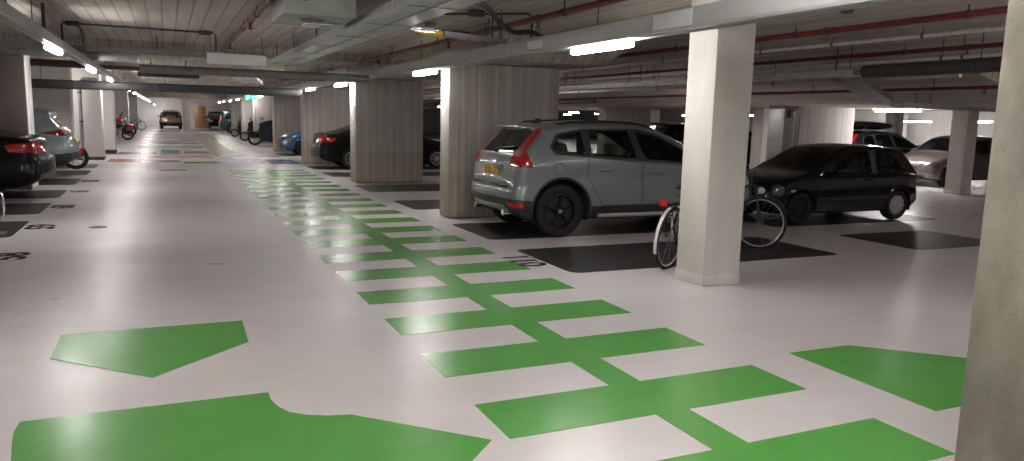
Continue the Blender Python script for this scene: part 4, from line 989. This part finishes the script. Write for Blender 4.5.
# ------------------------------------------------------------------ bicycles, motorcycles, rail
def bicycle(loc, rz, label, steer=0, frame='cable', fender='white_panel', lean=0, detail=True, light=True):
    t = thing('bicycle', label, 'bicycle', loc, rz); t.rotation_euler = (lean, 0, rz)
    R = .345; wb = 1.08
    def wheel_(x, par, rot=0):
        m = MB(); n = 36 if detail else 18
        m.tube([(R * math.cos(a), 0, R * math.sin(a)) for a in np.linspace(0, 2 * PI, n + 1)[:-1]], .021, 8, closed=True)
        w = m.build('wheel', 'tyre', par, loc=(x, 0, R)); w.rotation_euler = (0, 0, rot)
        m = MB(); m.tube([((R - .03) * math.cos(a), 0, (R - .03) * math.sin(a)) for a in np.linspace(0, 2 * PI, n + 1)[:-1]], .011, 6, closed=True); m.build('rim', 'silver', w)
        m = MB(); m.cyl((0, -.04, 0), (0, .04, 0), .022, 10)
        for k in range(18 if detail else 8):
            a = 2 * PI * k / (18 if detail else 8); m.tube([(.02 * math.cos(a + .9), .02 * (-1) ** k, .02 * math.sin(a + .9)), ((R - .03) * math.cos(a), 0, (R - .03) * math.sin(a))], .0022, 4)
        m.build('spokes', 'galv_dark', w); return w
    rw = wheel_(0, t)
    m = MB(); bb = (.44, 0, .28); st = (.30, 0, .78); hd = (.90, 0, .86); hl = (.94, 0, .68)
    m.tube([bb, st], .017, 8); m.tube([hd, hl], .02, 8); m.tube([bb, hl], .018, 8); m.tube([(.34, 0, .62), hd], .016, 8)
    for s in (.05, -.05): m.tube([(0, s, R), (bb[0], s * .5, bb[2])], .010, 6); m.tube([(0, s, R), (.33, s * .4, .66)], .009, 6)
    m.build('frame', frame, t)
    f = bpy.data.objects.new('front_fork', None); C.objects.link(f); f.parent = t; f.location = (wb - .12, 0, 0); f.rotation_euler = (0, 0, steer)
    m = MB(); m.tube([(.02, 0, .86), (.06, 0, .68)], .016, 8)
    for s in (.05, -.05): m.tube([(.06, s * .6, .70), (.09, s, .5), (.12, s, R)], .010, 6)
    bpy.data.objects.remove(f)
    fk = m.build('fork', frame, t, loc=(wb - .12, 0, 0)); fk.rotation_euler = (0, 0, steer)
    wf = wheel_(.12, fk)
    m = MB(); m.tube([(-.01, 0, .86), (-.03, 0, 1.0), (.0, .12, 1.05), (-.06, .28, 1.03), (-.18, .30, 1.01)], .011, 8); m.tube([(-.03, 0, 1.0), (.0, -.12, 1.05), (-.06, -.28, 1.03), (-.18, -.30, 1.01)], .011, 8); m.build('handlebar', 'bracket', fk)
    m = MB(); m.lathe([(0, 0), (.045, .0), (.05, .06), (.03, .09)], axis='x', n=12); m.v = [(v[0] + .07, v[1], v[2] + .78) for v in m.v]; m.build('headlamp', 'lens_clear', fk)
    m = MB(); m.sphere((.20, 0, .93), .12, 12, (1.15, .75, .35)); m.cyl((.30, 0, .78), (.22, 0, .92), .013, 8); m.build('saddle', 'plastic', t)
    for par, x, a0, a1, mt in ((t, 0, .5, 3.5, fender), (fk, .12, .35, 2.6, 'bracket')):
        m = MB(); rr = R + .035; N = 18
        for k in range(N):
            b0, b1 = a0 + (a1 - a0) * k / N, a0 + (a1 - a0) * (k + 1) / N
            m.bar((x + rr * math.cos(b0), 0, R + rr * math.sin(b0)), (x + rr * math.cos(b1), 0, R + rr * math.sin(b1)), .036, .006, (math.cos(b0), 0, math.sin(b0)))
        m.build('mudguard', mt, par)
    m = MB(); m.tube([(-.28, .05, .74), (.28, .05, .74)], .008, 6); m.tube([(-.28, -.05, .74), (.28, -.05, .74)], .008, 6)
    for s in (.06, -.06): m.tube([(0, s, R), (-.2, s, .74)], .006, 6)
    m.build('luggage_rack', 'bracket', t)
    if light: m = MB(); m.box(-.30, -.26, -.05, .05, .74, .81); m.build('rear_light', 'lens_red', t, bevel=.012)
    m = MB(); m.lathe([(.0, .03), (.085, .03), (.095, .035), (.085, .04), (0, .04)], (bb[0], 0, bb[2]), 'y', 20); m.bar((bb[0], .06, bb[2]), (bb[0] + .1, .06, bb[2] - .13), .02, .012); m.bar((bb[0], -.06, bb[2]), (bb[0] - .1, -.06, bb[2] + .13), .02, .012); m.build('crankset', 'galv_dark', t)
    return t
bicycle((6.14, 7.72, 0), math.atan2(.05, 1.05), 'second dark bicycle, its front wheel showing right of the square pillar', steer=-.5, lean=-.03, light=False)
bicycle((5.17, 6.97, 0), math.atan2(.47, .88), 'dark city bicycle with a pale rear mudguard leaning behind the square pillar', steer=-.1, lean=.07)
bicycle((-2.9, 68.0, 0), .3, 'distant bicycle parked by the far left pillar', detail=False)

def motorbike(loc, rz, label, body, cover=None, s=1.0, scooter=False):
    t = thing('motorcycle', label, 'motorcycle', loc, rz); t.scale = (s,) * 3
    R = .30 if not scooter else .24
    for x in (0, 1.38 if not scooter else 1.2):
        m = MB(); m.lathe([(R * .68, -.06), (R * .9, -.068), (R, -.03), (R, .03), (R * .9, .068), (R * .68, .06)], closed=True, n=26); w = m.build('wheel', 'tyre', t, loc=(x, 0, R))
        m = MB(); m.lathe([(R * .7, -.05), (R * .64, -.04), (R * .64, .04), (R * .7, .05)], n=20); m.cyl((0, -.07, 0), (0, .07, 0), .035, 10)
        for k in range(5): a = 2 * PI * k / 5; m.bar((0, 0, 0), (R * .66 * math.cos(a), 0, R * .66 * math.sin(a)), .03, .03, (0, 1, 0))
        m.build('rim', 'rim_silver', w)
    fx = 1.38 if not scooter else 1.2
    m = MB()
    for q in (.08, -.08): m.tube([(fx, q, R), (fx - .30, q, .90)], .022, 8)
    m.tube([(fx - .3, 0, .9), (fx - .33, .12, .98), (fx - .36, .36, 1.0), (fx - .46, .40, .98)], .014, 8); m.tube([(fx - .33, 0, .95), (fx - .33, -.12, .98), (fx - .36, -.36, 1.0), (fx - .46, -.40, .98)], .014, 8)
    m.build('fork_and_handlebar', 'bracket', t)
    for q in (1, -1):
        m = MB(); m.tube([(fx - .36, q * .26, 1.0), (fx - .32, q * .32, 1.12)], .008, 6); m.sphere((fx - .32, q * .33, 1.16), .07, 10, (.4, 1.2, .8)); m.build('wing_mirror', 'bracket', t)
    m = MB(); m.sphere((fx - .22, 0, .84), .10, 12, (.8, 1, 1)); m.build('headlamp', 'lens_clear', t)
    if scooter:
        m = MB(); m.bar((fx - .2, 0, .32), (fx - .32, 0, .86), .40, .08, (1, 0, 0)); m.bar((.35, 0, .30), (fx - .2, 0, .30), .34, .08); m.sphere((.12, 0, .46), 1, 14, (.42, .19, .22)); m.build('bodywork', body, t, bevel=.02)
    else:
        m = MB(); m.sphere((.86, 0, .76), 1, 16, (.32, .17, .16)); m.sphere((fx, 0, R + .16), 1, 12, (.26, .09, .16)); m.sphere((.02, 0, .74), 1, 12, (.34, .12, .09)); m.build('bodywork', body, t)
        m = MB(); m.box(.5, .98, -.16, .16, .26, .58); m.cyl((.72, 0, .5), (.86, 0, .66), .11, 12); m.build('engine', 'galv_dark', t, bevel=.04)
        m = MB(); m.tube([(.9, .14, .35), (.6, .17, .22), (-.1, .18, .34)], [.03, .035, .055], 10); m.build('exhaust', 'chrome', t)
    m = MB(); m.sphere((.38, 0, .78), 1, 14, (.36, .15, .08)); m.build('seat', 'plastic_soft', t)
    m = MB(); m.box(-.36, -.31, -.07, .07, .66, .74); m.build('tail_light', 'lens_red', t, bevel=.01)
    m = MB(); m.tube([(.6, .1, .3), (.52, .26, .01)], .014, 6); m.build('side_stand', 'bracket', t)
    if cover:
        m = MB(); N = 14
        for k in range(N + 1):
            u = k / N; x = -.45 + (fx + .25) * u; top = .95 + .18 * math.sin(PI * u) ** .6; bot = .14 + .05 * math.sin(9 * u)
            for a in np.linspace(0, PI, 15):
                hw = .36 + .035 * math.sin(7 * u + 5 * a)
                f = math.sin(a)
                m.v.append((x, hw * math.cos(a) * (1 if abs(math.cos(a)) > .3 else 1), bot + (top - bot) * f ** .55))
        for k in range(N):
            for j in range(14): m.f.append((k * 15 + j, k * 15 + j + 1, (k + 1) * 15 + j + 1, (k + 1) * 15 + j))
        m.f += [tuple(range(15)), tuple(N * 15 + j for j in range(15))[::-1]]
        m.build('dust_cover', cover, t, smooth=60)
    return t
motorbike((5.6, 40.1, 0), PI, 'motorcycle under a dark blue dust cover on the right row', 'p_black', 'cover_blue', 1.15)
motorbike((5.35, 45.7, 0), PI * .95, 'dark motor scooter under a black cover just beyond the blue covered motorcycle', 'p_black', 'cover_black', 1.1, True)
motorbike((5.4, 53.2, 0), PI * .95, 'farthest dark covered scooter on the right row', 'p_black', 'cover_black', 1.1, True)
motorbike((-3.7, 52.0, 0), .1, 'red motorcycle parked on the left of the far lane', 'p_red', None, 1.2)
motorbike((-3.8, 54.2, 0), .1, 'dark motorcycle just beyond the red one on the left', 'p_black', None, 1.1)
motorbike((-3.72, 23.4, 0), .05, 'red motorcycle between the pale blue-grey car and the cream pillar', 'p_red', None, 1.05)
motorbike((-3.3, 45.5, 0), .1, 'black motorcycle beside the third white pillar', 'p_black', None, 1.0)
t = thing('bay_rail', 'grey post with a chrome tube hoop at the left picture edge', 'rail', (-2.03, 11.55, 0))
MB().box(-.3, .06, -.12, .12, 0, .02).build('base_plate', 'galv_dark', t, bevel=.005)
MB().box(-.10, -.02, -.04, .04, .02, .62).build('post', 'galv_dark', t, bevel=.008)
m = MB(); m.tube([(-.06, -.05, .56), (.02, -.05, .57), (.065, -.05, .53), (.07, -.05, .45), (.07, -.05, .32), (.055, -.05, .25), (0, -.05, .21), (-.06, -.05, .21)], .016, 10); m.build('hoop', 'chrome', t)

# ------------------------------------------------------------------ camera, world, view
f_px = 752.; cx, cy = 512., 230.5
VP = np.array([166., 110.]); d = np.array([(VP[0] - cx) / f_px, (VP[1] - cy) / f_px, 1]); d /= np.linalg.norm(d)
roll = math.radians(1.45); h = np.array([math.cos(roll), math.sin(roll), 0.]); n = np.cross(d, h); n /= np.linalg.norm(n)
if n[1] < 0: n = -n
r = np.cross(n, d); W3 = np.array([r, d, -n])          # image frame (right, down, forward) to world
X, Y, Zc = W3 @ np.array([1, 0, 0]), W3 @ np.array([0, -1, 0]), W3 @ np.array([0, 0, -1])
cam = bpy.data.cameras.new('camera'); co = bpy.data.objects.new('camera', cam); C.objects.link(co)
co.matrix_world = Matrix(((X[0], Y[0], Zc[0], 0), (X[1], Y[1], Zc[1], 0), (X[2], Y[2], Zc[2], 1.65), (0, 0, 0, 1)))
cam.sensor_width = 36; cam.sensor_fit = 'HORIZONTAL'; cam.lens = 36 * f_px / 1024; cam.clip_end = 300; cam.clip_start = .05
sc = bpy.context.scene; sc.camera = co
wd = bpy.data.worlds.new('world'); sc.world = wd; wd.use_nodes = True
wd.node_tree.nodes['Background'].inputs[0].default_value = (.02, .02, .022, 1)
vs = sc.view_settings; vs.view_transform = 'Standard'; vs.look = 'None'; vs.gamma = 1; vs.use_curve_mapping = False; vs.exposure = EXPOSURE
sc.cycles.use_denoising = True; sc.cycles.max_bounces = 10; sc.cycles.diffuse_bounces = 8; sc.cycles.glossy_bounces = 4; sc.cycles.sample_clamp_indirect = 6
